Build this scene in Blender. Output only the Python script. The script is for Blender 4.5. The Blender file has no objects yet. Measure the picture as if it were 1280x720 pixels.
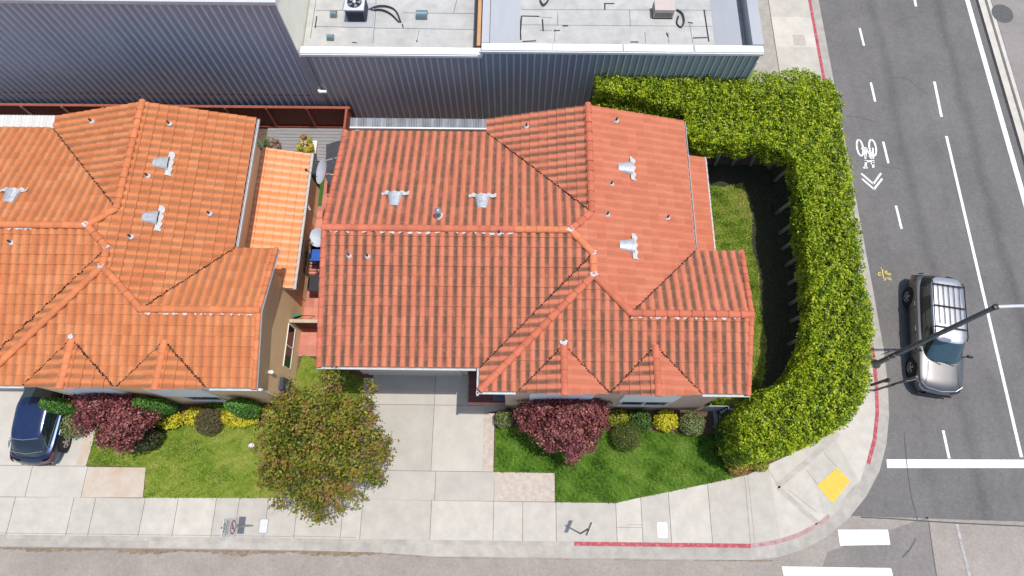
import bpy, math, random
import numpy as np
rnd = random.Random(7); RN = np.random.default_rng(11)
S = bpy.context.scene; COL = S.collection; PI = math.pi
# ------------------------------------------------------------------ survey camera (used only to measure the place)
F_PX = 785.; TH = math.atan(273/785.); HD = math.radians(.64); CH = 26.
def G(u, v, z=0.):
    a = (u-640)/F_PX; b = (360-v)/F_PX
    y = b*math.cos(TH)+math.sin(TH); w = b*math.sin(TH)-math.cos(TH); t = (z-CH)/w
    x = a*t; y *= t
    return (x*math.cos(HD)-y*math.sin(HD), x*math.sin(HD)+y*math.cos(HD))
def G3(u, v, z=0.):
    x, y = G(u, v, z); return (x, y, z)
def hit(u, v, fn, z=5.5):
    for _ in range(25):
        x, y = G(u, v, z); z = fn(x, y)
    return (x, y, z)
# ------------------------------------------------------------------ materials
def nodes(m):
    m.use_nodes = True; nt = m.node_tree; return nt, nt.nodes, nt.links, nt.nodes['Principled BSDF']
MATS = {}
def mk(name, col, rough=.7, metal=0., var=.12, scale=6., spec=.4, bump=0., bscale=60., coat=0., detail=5., stretch=None, second=None, tone=False, fine=0., wear=None):
    """plain surface whose own colour varies a little (wear), optional grain"""
    if name in MATS: return MATS[name]
    m = bpy.data.materials.new(name); nt, N, L, P = nodes(m)
    P.inputs['Roughness'].default_value = rough; P.inputs['Metallic'].default_value = metal
    P.inputs['Specular IOR Level'].default_value = spec; P.inputs['Coat Weight'].default_value = coat
    tc = N.new('ShaderNodeTexCoord'); vec = tc.outputs['Object']
    if stretch:
        mp = N.new('ShaderNodeMapping'); mp.inputs['Scale'].default_value = stretch; L.new(vec, mp.inputs[0]); vec = mp.outputs[0]
    n = N.new('ShaderNodeTexNoise'); n.inputs['Scale'].default_value = scale; n.inputs['Detail'].default_value = detail; n.inputs['Roughness'].default_value = .65
    L.new(vec, n.inputs['Vector'])
    r = N.new('ShaderNodeValToRGB'); r.color_ramp.elements[0].position = .3; r.color_ramp.elements[1].position = .7
    c2 = second or tuple(min(1, c*(1+var)) for c in col); c1 = tuple(c*(1-var) for c in col)
    r.color_ramp.elements[0].color = (*c1, 1); r.color_ramp.elements[1].color = (*c2, 1)
    L.new(n.outputs['Fac'], r.inputs[0]); out = r.outputs[0]
    def mul(out, fac_socket, lo, hi):
        mr = N.new('ShaderNodeMapRange'); mr.inputs['To Min'].default_value = lo; mr.inputs['To Max'].default_value = hi; L.new(fac_socket, mr.inputs['Value'])
        mx = N.new('ShaderNodeMix'); mx.data_type = 'RGBA'; mx.blend_type = 'MULTIPLY'; mx.inputs[0].default_value = 1
        L.new(out, mx.inputs[6]); L.new(mr.outputs[0], mx.inputs[7]); return mx.outputs[2]
    if tone:
        a = N.new('ShaderNodeAttribute'); a.attribute_name = 'tone'; out = mul(out, a.outputs['Fac'], .8, 1.1)
    if fine:
        n3 = N.new('ShaderNodeTexNoise'); n3.inputs['Scale'].default_value = 22; n3.inputs['Detail'].default_value = 8; n3.inputs['Roughness'].default_value = .8
        L.new(tc.outputs['Object'], n3.inputs['Vector']); out = mul(out, n3.outputs['Fac'], 1-fine, 1+fine)
    if wear:
        nw = N.new('ShaderNodeTexNoise'); nw.inputs['Scale'].default_value = 7; nw.inputs['Detail'].default_value = 10; nw.inputs['Roughness'].default_value = .85; L.new(tc.outputs['Object'], nw.inputs['Vector'])
        mw = N.new('ShaderNodeMapRange'); mw.inputs['From Min'].default_value = .52; mw.inputs['From Max'].default_value = .6; mw.inputs['To Max'].default_value = .75; L.new(nw.outputs['Fac'], mw.inputs['Value'])
        xw_ = N.new('ShaderNodeMix'); xw_.data_type = 'RGBA'; xw_.inputs[7].default_value = (*wear, 1); L.new(mw.outputs[0], xw_.inputs[0]); L.new(out, xw_.inputs[6]); out = xw_.outputs[2]
    L.new(out, P.inputs['Base Color'])
    if bump:
        n2 = N.new('ShaderNodeTexNoise'); n2.inputs['Scale'].default_value = bscale; n2.inputs['Detail'].default_value = 3; L.new(vec, n2.inputs['Vector'])
        b = N.new('ShaderNodeBump'); b.inputs['Strength'].default_value = bump; b.inputs['Distance'].default_value = .02
        L.new(n2.outputs['Fac'], b.inputs['Height']); L.new(b.outputs[0], P.inputs['Normal'])
    MATS[name] = m; return m

def leafmat(name, cols, rough=.5, trans=.25):
    if name in MATS: return MATS[name]
    m = bpy.data.materials.new(name); nt, N, L, P = nodes(m)
    P.inputs['Roughness'].default_value = rough; P.inputs['Specular IOR Level'].default_value = .35
    a = N.new('ShaderNodeAttribute'); a.attribute_name = 'tint'
    r = N.new('ShaderNodeValToRGB'); els = r.color_ramp.elements
    while len(els) < len(cols): els.new(.5)
    for i, c in enumerate(cols): els[i].position = i/(len(cols)-1); els[i].color = (*c, 1)
    L.new(a.outputs['Fac'], r.inputs[0]); L.new(r.outputs[0], P.inputs['Base Color'])
    t = N.new('ShaderNodeBsdfTranslucent'); L.new(r.outputs[0], t.inputs[0])
    mx = N.new('ShaderNodeMixShader'); mx.inputs[0].default_value = trans
    L.new(P.outputs[0], mx.inputs[1]); L.new(t.outputs[0], mx.inputs[2]); L.new(mx.outputs[0], N['Material Output'].inputs[0])
    MATS[name] = m; return m

def tilemat(name, c_lo, c_mid, c_hi, streak):
    """clay-coloured concrete roof tile: every tile its own shade, brown weathering streaks down the pans"""
    m = bpy.data.materials.new(name); nt, N, L, P = nodes(m); P.inputs['Roughness'].default_value = .75; P.inputs['Specular IOR Level'].default_value = .25
    uv = N.new('ShaderNodeUVMap'); uv.uv_map = 'UVMap'
    fl = N.new('ShaderNodeVectorMath'); fl.operation = 'FLOOR'; L.new(uv.outputs[0], fl.inputs[0])
    wn = N.new('ShaderNodeTexWhiteNoise'); wn.noise_dimensions = '3D'; L.new(fl.outputs[0], wn.inputs['Vector'])
    r = N.new('ShaderNodeValToRGB'); e = r.color_ramp.elements; e.new(.5)
    for i, c in enumerate((c_lo, c_mid, c_hi)): e[i].position = (0, .5, 1)[i]; e[i].color = (*c, 1)
    tc = N.new('ShaderNodeTexCoord'); ns = N.new('ShaderNodeTexNoise'); ns.inputs['Scale'].default_value = 1.3; ns.inputs['Detail'].default_value = 6; ns.inputs['Roughness'].default_value = .7
    L.new(tc.outputs['Object'], ns.inputs['Vector'])
    ad = N.new('ShaderNodeMath'); ad.operation = 'MULTIPLY_ADD'; ad.inputs[1].default_value = .4; L.new(wn.outputs['Value'], ad.inputs[0])
    sb = N.new('ShaderNodeMath'); sb.operation = 'MULTIPLY'; sb.inputs[1].default_value = .62; L.new(ns.outputs['Fac'], sb.inputs[0]); L.new(sb.outputs[0], ad.inputs[2])
    L.new(ad.outputs[0], r.inputs[0])
    fr = N.new('ShaderNodeVectorMath'); fr.operation = 'FRACTION'; L.new(uv.outputs[0], fr.inputs[0])
    sx = N.new('ShaderNodeSeparateXYZ'); L.new(fr.outputs[0], sx.inputs[0])
    # streak centred on the pan (u=.5)
    d = N.new('ShaderNodeMath'); d.operation = 'SUBTRACT'; d.inputs[1].default_value = .52; L.new(sx.outputs[0], d.inputs[0])
    ab = N.new('ShaderNodeMath'); ab.operation = 'ABSOLUTE'; L.new(d.outputs[0], ab.inputs[0])
    mr = N.new('ShaderNodeMapRange'); mr.inputs['From Min'].default_value = .33; mr.inputs['From Max'].default_value = .13; L.new(ab.outputs[0], mr.inputs['Value'])
    # streak strength differs from tile to tile and with the weather
    mp = N.new('ShaderNodeMapping'); mp.inputs['Scale'].default_value = (.9, .5, 1); L.new(uv.outputs[0], mp.inputs[0])
    n2 = N.new('ShaderNodeTexNoise'); n2.inputs['Scale'].default_value = .8; n2.inputs['Detail'].default_value = 7; n2.inputs['Roughness'].default_value = .75; L.new(mp.outputs[0], n2.inputs['Vector'])
    m2 = N.new('ShaderNodeMapRange'); m2.inputs['From Min'].default_value = .22; m2.inputs['From Max'].default_value = .52; L.new(n2.outputs['Fac'], m2.inputs['Value'])
    # stronger towards the covered (upper) part of each tile course
    m3 = N.new('ShaderNodeMapRange'); m3.inputs['From Min'].default_value = .0; m3.inputs['From Max'].default_value = .45; m3.inputs['To Min'].default_value = .85; L.new(sx.outputs[1], m3.inputs['Value'])
    q = N.new('ShaderNodeMath'); q.operation = 'MULTIPLY'; L.new(mr.outputs[0], q.inputs[0]); L.new(m2.outputs[0], q.inputs[1])
    q1 = N.new('ShaderNodeMath'); q1.operation = 'MULTIPLY'; L.new(q.outputs[0], q1.inputs[0]); L.new(m3.outputs[0], q1.inputs[1])
    at = N.new('ShaderNodeAttribute'); at.attribute_name = 'tone'
    q2 = N.new('ShaderNodeMath'); q2.operation = 'MULTIPLY'; L.new(q1.outputs[0], q2.inputs[0]); L.new(at.outputs['Fac'], q2.inputs[1])
    mx = N.new('ShaderNodeMix'); mx.data_type = 'RGBA'; mx.inputs[7].default_value = (*streak, 1); L.new(q2.outputs[0], mx.inputs[0]); L.new(r.outputs[0], mx.inputs[6])
    # pale lichen blotches and sooty runs
    n5 = N.new('ShaderNodeTexNoise'); n5.inputs['Scale'].default_value = 2.6; n5.inputs['Detail'].default_value = 9; n5.inputs['Roughness'].default_value = .8; L.new(tc.outputs['Object'], n5.inputs['Vector'])
    m5 = N.new('ShaderNodeMapRange'); m5.inputs['From Min'].default_value = .6; m5.inputs['From Max'].default_value = .72; m5.inputs['To Max'].default_value = .45; L.new(n5.outputs['Fac'], m5.inputs['Value'])
    x5 = N.new('ShaderNodeMix'); x5.data_type = 'RGBA'; x5.inputs[7].default_value = (.40, .27, .19, 1); L.new(m5.outputs[0], x5.inputs[0]); L.new(mx.outputs[2], x5.inputs[6]); mx = x5
    # fine grit
    n4 = N.new('ShaderNodeTexNoise'); n4.inputs['Scale'].default_value = 28; n4.inputs['Detail'].default_value = 5; L.new(tc.outputs['Object'], n4.inputs['Vector'])
    m4 = N.new('ShaderNodeMapRange'); m4.inputs['To Min'].default_value = .78; m4.inputs['To Max'].default_value = 1.2; L.new(n4.outputs['Fac'], m4.inputs['Value'])
    mm = N.new('ShaderNodeMix'); mm.data_type = 'RGBA'; mm.blend_type = 'MULTIPLY'; mm.inputs[0].default_value = 1; L.new(mx.outputs[2], mm.inputs[6]); L.new(m4.outputs[0], mm.inputs[7])
    L.new(mm.outputs[2], P.inputs['Base Color']); MATS[name] = m; return m

# ------------------------------------------------------------------ objects
def tag(o, label=None, cat=None, group=None, kind=None):
    if label: o['label'] = label
    if cat: o['category'] = cat
    if group: o['group'] = group
    if kind: o['kind'] = kind
    return o
def thing(name, loc, label, cat, group=None, rz=0.):
    o = bpy.data.objects.new(name, None); COL.objects.link(o); o.location = loc; o.rotation_euler = (0, 0, rz); o.empty_display_size = .2
    return tag(o, label, cat, group)
def root_loc(o):
    while o.parent: o = o.parent
    return o.location
class MB:
    def __init__(s): s.v = []; s.f = []; s.m = []; s.t = []
    def add(s, vs, fs, mi=0, tone=.5):
        b = len(s.v); s.v += [tuple(p) for p in vs]
        for f in fs: s.f.append([b+i for i in f]); s.m.append(mi); s.t.append(tone)
        return s
    def poly(s, pts, mi=0, tone=.5): return s.add(pts, [list(range(len(pts)))], mi, tone)
    def box(s, c, size, rz=0., mi=0, M=None):
        x, y, z = (d/2 for d in size); ca, sa = math.cos(rz), math.sin(rz)
        vs = []
        for k in (-z, z):
            for i, j in ((-x, -y), (x, -y), (x, y), (-x, y)):
                p = (i, j, k)
                if M: p = tuple(sum(M[r][q]*p[q] for q in range(3)) for r in range(3))
                else: p = (i*ca-j*sa, i*sa+j*ca, k)
                vs.append((c[0]+p[0], c[1]+p[1], c[2]+p[2]))
        return s.add(vs, [(3, 2, 1, 0), (4, 5, 6, 7), (0, 1, 5, 4), (1, 2, 6, 5), (2, 3, 7, 6), (3, 0, 4, 7)], mi)
    def prism(s, pts, z0, z1, mi=0, tone=.5, cap=True, mtop=None):
        n = len(pts); A = sum(pts[i][0]*pts[(i+1) % n][1]-pts[(i+1) % n][0]*pts[i][1] for i in range(n))
        if A < 0: pts = pts[::-1]
        vs = [(p[0], p[1], z0) for p in pts]+[(p[0], p[1], z1) for p in pts]
        s.add(vs, [(i, (i+1) % n, n+(i+1) % n, n+i) for i in range(n)], mi, tone)
        if cap:
            s.add([(p[0], p[1], z1) for p in pts], [list(range(n))], mi if mtop is None else mtop, tone)
            s.add([(p[0], p[1], z0) for p in pts], [list(range(n))[::-1]], mi, tone)
        return s
    def tube(s, pts, r, n=8, mi=0, cap=True):
        if not hasattr(r, '__len__'): r = [r]*len(pts)
        P_ = [np.array(p, float) for p in pts]; b = len(s.v)
        for i, p in enumerate(P_):
            d = P_[min(i+1, len(P_)-1)]-P_[max(i-1, 0)]; d /= (np.linalg.norm(d)+1e-9)
            a = np.cross(d, (0, 0, 1)) if abs(d[2]) < .9 else np.cross(d, (1, 0, 0)); a /= np.linalg.norm(a); c = np.cross(d, a)
            for k in range(n):
                t = 2*PI*k/n; s.v.append(tuple(p+r[i]*(a*math.cos(t)+c*math.sin(t))))
        for i in range(len(P_)-1):
            for k in range(n):
                s.f.append([b+i*n+k, b+i*n+(k+1) % n, b+(i+1)*n+(k+1) % n, b+(i+1)*n+k]); s.m.append(mi); s.t.append(.5)
        if cap:
            s.f.append([b+k for k in range(n)][::-1]); s.m.append(mi); s.t.append(.5)
            s.f.append([b+(len(P_)-1)*n+k for k in range(n)]); s.m.append(mi); s.t.append(.5)
        return s
    def lathe(s, prof, c=(0, 0, 0), n=16, mi=0, M=None):
        b = len(s.v)
        for r, z in prof:
            for k in range(n):
                t = 2*PI*k/n; p = (r*math.cos(t), r*math.sin(t), z)
                if M: p = tuple(sum(M[i][q]*p[q] for q in range(3)) for i in range(3))
                s.v.append((c[0]+p[0], c[1]+p[1], c[2]+p[2]))
        for i in range(len(prof)-1):
            for k in range(n): s.f.append([b+i*n+k, b+i*n+(k+1) % n, b+(i+1)*n+(k+1) % n, b+(i+1)*n+k]); s.m.append(mi); s.t.append(.5)
        return s
    def strip(s, pts, w, z, mi=0, tone=.5):
        """flat painted band along a ground polyline"""
        pts = [np.array(p[:2], float) for p in pts]; L_, R_ = [], []
        for i, p in enumerate(pts):
            d = pts[min(i+1, len(pts)-1)]-pts[max(i-1, 0)]; d /= (np.linalg.norm(d)+1e-9); nrm = np.array((-d[1], d[0]))
            L_.append(p+nrm*w/2); R_.append(p-nrm*w/2)
        for i in range(len(pts)-1):
            s.poly([(*R_[i], z), (*R_[i+1], z), (*L_[i+1], z), (*L_[i], z)], mi, tone)
        return s
    def build(s, name, mats, parent=None, smooth=False, local=False, kind=None, auto=None):
        me = bpy.data.meshes.new(name)
        if not isinstance(mats, (list, tuple)): mats = [mats]
        v = s.v
        if parent is not None and not local:
            o0 = root_loc(parent); v = [(a-o0.x, b-o0.y, c-o0.z) for a, b, c in v]
        me.from_pydata(v, [], s.f)
        for m in mats: me.materials.append(m)
        if len(mats) > 1: me.polygons.foreach_set('material_index', s.m)
        at = me.attributes.new('tone', 'FLOAT', 'FACE'); at.data.foreach_set('value', s.t)
        if smooth: me.polygons.foreach_set('use_smooth', [True]*len(me.polygons))
        me.update()
        if auto: me.set_sharp_from_angle(angle=math.radians(auto))
        o = bpy.data.objects.new(name, me); COL.objects.link(o)
        if parent is not None: o.parent = parent
        if kind: o['kind'] = kind
        return o
def npmesh(name, V, Fq, mat, parent=None, tint=None, uv=None, tone=None, smooth=False):
    """mesh from numpy arrays of quads"""
    me = bpy.data.meshes.new(name)
    if parent is not None:
        o0 = root_loc(parent); V = V-np.array((o0.x, o0.y, o0.z))
    nf = len(Fq); k = Fq.shape[1]
    me.vertices.add(len(V)); me.vertices.foreach_set('co', V.astype(np.float32).ravel())
    me.loops.add(nf*k); me.loops.foreach_set('vertex_index', Fq.astype(np.int32).ravel())
    me.polygons.add(nf); me.polygons.foreach_set('loop_start', np.arange(nf, dtype=np.int32)*k)
    if uv is not None:
        l = me.uv_layers.new(name='UVMap'); l.data.foreach_set('uv', uv[Fq.ravel()].astype(np.float32).ravel())
    me.update(calc_edges=True)
    for nm, a in (('tint', tint), ('tone', tone)):
        if a is not None:
            at = me.attributes.new(nm, 'FLOAT', 'FACE'); at.data.foreach_set('value', a.astype(np.float32))
    if smooth: me.polygons.foreach_set('use_smooth', [True]*nf)
    me.materials.append(mat); o = bpy.data.objects.new(name, me); COL.objects.link(o)
    if parent is not None: o.parent = parent
    return o
def leaf_arrays(P_, N_, size, aspect=.5, spread=.8):
    n = len(P_); N_ = N_+RN.normal(0, spread, (n, 3)); N_ /= np.linalg.norm(N_, axis=1)[:, None]
    T = np.cross(N_, RN.normal(0, 1, (n, 3))); T /= np.linalg.norm(T, axis=1)[:, None]; B = np.cross(N_, T)
    sz = (size*RN.uniform(.6, 1.35, n))[:, None]
    V = np.stack([P_-T*sz*.5, P_+B*sz*aspect*.5+N_*sz*.1, P_+T*sz*.5-N_*sz*.08, P_-B*sz*aspect*.5+N_*sz*.1], 1).reshape(-1, 3)
    return V, np.arange(n*4).reshape(n, 4)
def leaves(name, P_, N_, size, mat, parent, aspect=.5, spread=.8, tint=None):
    V, Fq = leaf_arrays(P_, N_, size, aspect, spread)
    if tint is None: tint = RN.beta(2, 2, len(P_))
    return npmesh(name, V, Fq, mat, parent, tint=tint)
def inpoly(X, Y, poly):
    r = np.zeros(len(X), bool); n = len(poly)
    for i in range(n):
        x0, y0 = poly[i][:2]; x1, y1 = poly[(i+1) % n][:2]
        if y0 == y1: continue
        r ^= ((y0 > Y) != (y1 > Y)) & (X < (x1-x0)*(Y-y0)/(y1-y0)+x0)
    return r
def lump(X, Y, Z, s, seed):
    """cheap smooth noise in -1..1"""
    r = np.random.default_rng(seed); o = np.zeros_like(X)
    for k in range(6):
        f = r.normal(0, 1, 3)*s*(1+.5*k/2); o += np.sin(f[0]*X+f[1]*Y+f[2]*Z+r.uniform(0, 6.3))/(1+.3*k)
    return o/3.2
# ------------------------------------------------------------------ palette
CONC = mk('concrete_paving', (.49, .455, .395), .85, var=.11, scale=1.7, spec=.2, tone=True, bump=.12, bscale=90, fine=.1)
CONC_D = mk('driveway_concrete', (.475, .445, .39), .85, var=.1, scale=1.1, spec=.2, tone=True, bump=.1, bscale=90, fine=.1)
GUT = mk('gutter_concrete', (.40, .37, .325), .85, var=.16, scale=2.5, spec=.2, tone=True, fine=.16)
JOINT = mk('paving_joint', (.22, .20, .175), .9, var=.3, scale=8)
PINK = mk('washed_aggregate_border', (.47, .405, .34), .9, var=.18, scale=5, fine=.2)
RUST = mk('rust_stained_concrete', (.48, .36, .25), .9, var=.05, scale=1.5, second=(.52, .48, .42), fine=.15)
WHITE = mk('white_trim_paint', (.78, .77, .74), .5, var=.05, scale=4)
GUTW = mk('grey_white_gutter', (.55, .55, .54), .6, var=.15, scale=7)
ROADW = mk('white_road_paint', (.76, .76, .74), .7, var=.07, scale=9, fine=.16, wear=(.33, .32, .31))
ROADY = mk('yellow_spray_paint', (.62, .48, .12), .8, var=.2, scale=20)
RED = mk('red_kerb_paint', (.37, .055, .075), .7, var=.22, scale=3.5, fine=.22, wear=(.45, .30, .28))
REDF = mk('faded_red_kerb_paint', (.44, .2, .2), .75, var=.3, scale=4, second=(.45, .34, .33), fine=.2)
TACT = mk('yellow_tactile_plastic', (.78, .44, .05), .6, var=.1, scale=5, fine=.1)
SOIL = mk('bark_soil', (.12, .075, .05), .95, var=.4, scale=9, bump=.5, bscale=40)
DARK = mk('black_metal', (.025, .025, .028), .45, var=.2)
STUC = mk('tan_stucco', (.78, .555, .32), .9, var=.06, scale=2.5, spec=.1, bump=.25, bscale=120, stretch=(1, .3, 1))
STUCP = mk('pink_beige_stucco', (.55, .40, .30), .9, var=.06, scale=2.5, spec=.1, bump=.25, bscale=120)
BEIGE = mk('cream_stucco', (.82, .77, .64), .9, var=.06, scale=1.2, spec=.1, bump=.2, bscale=100)
GLASS = mk('dark_window_glass', (.012, .016, .018), .08, var=.3, spec=.35)
GALV = mk('galvanised_vent_metal', (.38, .39, .40), .55, metal=.3, var=.15, scale=9, second=(.50, .505, .51))
MORT = mk('grey_mortar', (.5, .49, .46), .9, var=.15, scale=12)
TILE_E = tilemat('salmon_roof_tile', (.42, .122, .064), (.515, .158, .084), (.585, .205, .115), (.115, .066, .04))
TILE_W = tilemat('orange_roof_tile', (.44, .122, .042), (.54, .175, .062), (.63, .26, .11), (.20, .10, .048))
TILE_L = tilemat('bright_orange_roof_tile', (.60, .215, .075), (.66, .25, .09), (.70, .31, .13), (.78, .52, .36))
RIDGE_E = mk('salmon_ridge_tile', (.52, .148, .08), .75, var=.13, scale=3, spec=.25, tone=True, fine=.12)
RIDGE_O = mk('newer_orange_ridge_tile', (.60, .20, .09), .75, var=.12, scale=4, spec=.25, tone=True, fine=.1)
RIDGE_W = mk('orange_ridge_tile', (.58, .19, .075), .75, var=.14, scale=3, spec=.25, tone=True, fine=.12)
DECK = mk('roof_underlay', (.07, .035, .025), .9)
RIB_LIT = mk('sunlit_rib_metal', (.62, .63, .66), .4, metal=.15, var=.06)  # sunlight on rib crests and east sides, put into a paler colour
METW = mk('charcoal_blue_metal_siding', (.35, .37, .43), .42, metal=.15, var=.1, scale=.9, spec=.5, stretch=(1, 1, .25))
METR = mk('grey_metal_siding', (.37, .375, .385), .42, metal=.15, var=.1, scale=.9, spec=.5, stretch=(1, 1, .25))
MEMB = mk('grey_roof_membrane', (.43, .42, .39), .85, var=.15, scale=1.6, spec=.2, fine=.1)
MEMB2 = mk('pale_roof_membrane', (.38, .385, .40), .8, var=.06, scale=1.1, spec=.2, fine=.08, stretch=(1, .3, 1))
CRACK = mk('black_seam_tar', (.03, .03, .03), .8, var=.3)
WOODR = mk('red_brown_fence_wood', (.15, .045, .03), .85, var=.3, scale=3, stretch=(6, 1, .6))
WOODL = mk('red_fence_rail_wood', (.30, .09, .055), .85, var=.2, scale=4)
DECKW = mk('grey_deck_wood', (.27, .265, .265), .85, var=.22, scale=3, stretch=(.5, 9, 1))
BRICK = mk('pink_paver', (.56, .22, .16), .9, var=.12, scale=3, tone=True, fine=.12)
TYRE = mk('tyre_rubber', (.02, .02, .02), .85)
ALLOY = mk('alloy_rim', (.38, .38, .4), .3, metal=.9)

# asphalt with its own wear: wheel tracks, oil, aggregate
def asphalt(name, base, tracks, grain=.25):
    m = bpy.data.materials.new(name); nt, N, L, P = nodes(m); P.inputs['Roughness'].default_value = .9; P.inputs['Specular IOR Level'].default_value = .2
    tc = N.new('ShaderNodeTexCoord'); o = tc.outputs['Object']
    def noise(sc, det, ro=.6, vec=o):
        n = N.new('ShaderNodeTexNoise'); n.inputs['Scale'].default_value = sc; n.inputs['Detail'].default_value = det; n.inputs['Roughness'].default_value = ro; L.new(vec, n.inputs['Vector']); return n.outputs['Fac']
    def rng(s, a, b, lo, hi):
        r = N.new('ShaderNodeMapRange'); r.inputs['From Min'].default_value = a; r.inputs['From Max'].default_value = b; r.inputs['To Min'].default_value = lo; r.inputs['To Max'].default_value = hi; L.new(s, r.inputs['Value']); return r.outputs[0]
    def mul(a, b):
        q = N.new('ShaderNodeMath'); q.operation = 'MULTIPLY'; L.new(a, q.inputs[0]); L.new(b, q.inputs[1]); return q.outputs[0]
    f = mul(rng(noise(.35, 5), .3, .7, .86, 1.1), rng(noise(11, 9, .95), .3, .7, 1-grain, 1+grain))
    f = mul(f, rng(noise(4, 6, .7), .3, .7, .92, 1.07))
    if tracks:
        sx = N.new('ShaderNodeSeparateXYZ'); L.new(o, sx.inputs[0])
        mp = N.new('ShaderNodeMapping'); mp.inputs['Scale'].default_value = (.6, .25, 1); L.new(o, mp.inputs[0]); wob = noise(1, 6, .75, mp.outputs[0])
        for cx, w, k in tracks:
            a = N.new('ShaderNodeMath'); a.operation = 'SUBTRACT'; a.inputs[1].default_value = cx; L.new(sx.outputs[0], a.inputs[0])
            w2 = N.new('ShaderNodeMath'); w2.operation = 'MULTIPLY_ADD'; w2.inputs[1].default_value = 1.0; L.new(wob, w2.inputs[0]); L.new(a.outputs[0], w2.inputs[2])
            w3 = N.new('ShaderNodeMath'); w3.operation = 'SUBTRACT'; w3.inputs[1].default_value = .5; L.new(w2.outputs[0], w3.inputs[0])
            b = N.new('ShaderNodeMath'); b.operation = 'ABSOLUTE'; L.new(w3.outputs[0], b.inputs[0])
            r = rng(b.outputs[0], 0, w, 1-k, 1.0); f = mul(f, r)
    mx = N.new('ShaderNodeMix'); mx.data_type = 'RGBA'; mx.blend_type = 'MULTIPLY'; mx.inputs[0].default_value = 1; mx.inputs[6].default_value = (*base, 1)
    L.new(f, mx.inputs[7]); L.new(mx.outputs[2], P.inputs['Base Color'])
    b = N.new('ShaderNodeBump'); b.inputs['Strength'].default_value = .35; b.inputs['Distance'].default_value = .01; L.new(noise(110, 3), b.inputs['Height']); L.new(b.outputs[0], P.inputs['Normal'])
    return m
ASPH_N = asphalt('dark_asphalt', (.155, .146, .139), [(18.55, .4, .2), (20.0, .3, .06), (21.95, .42, .24), (16.7, .3, .06)], .42)
ASPH_S = asphalt('weathered_pale_asphalt', (.31, .272, .235), [], .36)
ASPH_P = asphalt('patched_asphalt', (.215, .195, .177), [], .42)
CONC_R = asphalt('far_side_pavement', (.26, .235, .215), [], .1)
# ------------------------------------------------------------------ ground, streets, pavement
ZR = -.13
MB().poly([(-200, -200, -.2), (200, -200, -.2), (200, 200, -.2), (-200, 200, -.2)]).build('ground', ASPH_S, kind='structure')
MB().poly([(-90, -14, ZR-.01), (90, -14, ZR-.01), (90, 12, ZR-.01), (-90, 12, ZR-.01)]).build('street', ASPH_S, kind='structure')
patch_y = G(1080, 646, ZR)[1]
MB().poly([(11.5, patch_y+.06, ZR-.004), (27, patch_y-.25, ZR-.004), (24.3, 90, ZR-.004), (11.5, 90, ZR-.004)]).build('avenue', ASPH_N, kind='structure')
# lighter strip of older asphalt reworked along the crossing
b = MB()
b.poly([(*G(p[0], p[1], ZR), ZR-.004) for p in ((1035, 690), (1160, 646), (1178, 760), (1010, 760))])
b.build('road_patch', ASPH_P, kind='structure')
# kerb lines, followed round the corner
LIP = [(15.78, 90), (15.78, 40), (15.78, 20), (15.78, 9), (15.76, 6.6), (15.66, 5.0), (15.47, 3.7), (15.15, 2.55), (14.68, 1.5), (14.0, .55), (13.15, -.3), (12.2, -.98), (11.2, -1.45), (10.2, -1.73), (9.2, -1.84), (7, -1.87), (3, -1.87), (0, -1.87), (-3, -1.86), (-5.2, -1.74), (-8, -1.68), (-14, -1.67), (-22, -1.67), (-90, -1.67)]
def offs(path, d):
    out = []
    for i, p in enumerate(path):
        a = np.array(path[max(i-1, 0)]); c = np.array(path[min(i+1, len(path)-1)]); t = (c-a)/np.linalg.norm(c-a)
        out.append((p[0]+t[1]*d, p[1]-t[0]*d))   # +d = to the right of travel (inland)
    return out
FACE = offs(LIP, .47); FACE = [(x, (-1.40 if (x < 9.3 and y < 0) else y)) for x, y in FACE]
BACK = offs(FACE, .15); BACK = [(x, (-1.25 if (x < 9.3 and y < 0) else y)) for x, y in BACK]
b = MB()
for i in range(len(LIP)-1):
    n = 1 if i in (0, 22) else 1
    t = rnd.uniform(.3, .8)
    b.poly([(*LIP[i], ZR+.012), (*FACE[i], ZR+.0), (*FACE[i+1], ZR+.0), (*LIP[i+1], ZR+.012)][::-1], 0, t)
b.build('gutter', GUT, kind='structure')
b = MB(); xq = 10.
while xq > -24:   # brown grit that gathers along the gutter edge
    st_ = rnd.uniform(.22, .5); yl = np.interp([xq-st_, xq], [-90, -5.2, -3, 9], [-1.67, -1.74, -1.86, -1.86]); w0 = rnd.uniform(.015, .04) if xq > -4 else .07+.06*math.sin(xq*1.7)+rnd.uniform(0, .05)
    b.poly([(xq-st_, yl[0]-w0, ZR+.003), (xq-st_*.5, yl.mean()-w0*rnd.uniform(.7, 1.3), ZR+.003), (xq, yl[1]-w0*.6, ZR+.003), (xq, yl[1]+.02, ZR+.0135), (xq-st_, yl[0]+.02, ZR+.0135)]); xq -= st_
b.build('gutter_grit', mk('brown_grit', (.22, .165, .115), .95, var=.35, scale=7, fine=.35), kind='structure')
kb = MB()
def drop(i):   # kerb is lowered at the two driveways and the ramp
    x, y = FACE[i]
    return -.09 if (y < 0 and (-7.4 < x < -.0)) else (-.1 if (13.2 < x < 14.4 and y < 1.2) else 0.)
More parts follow.
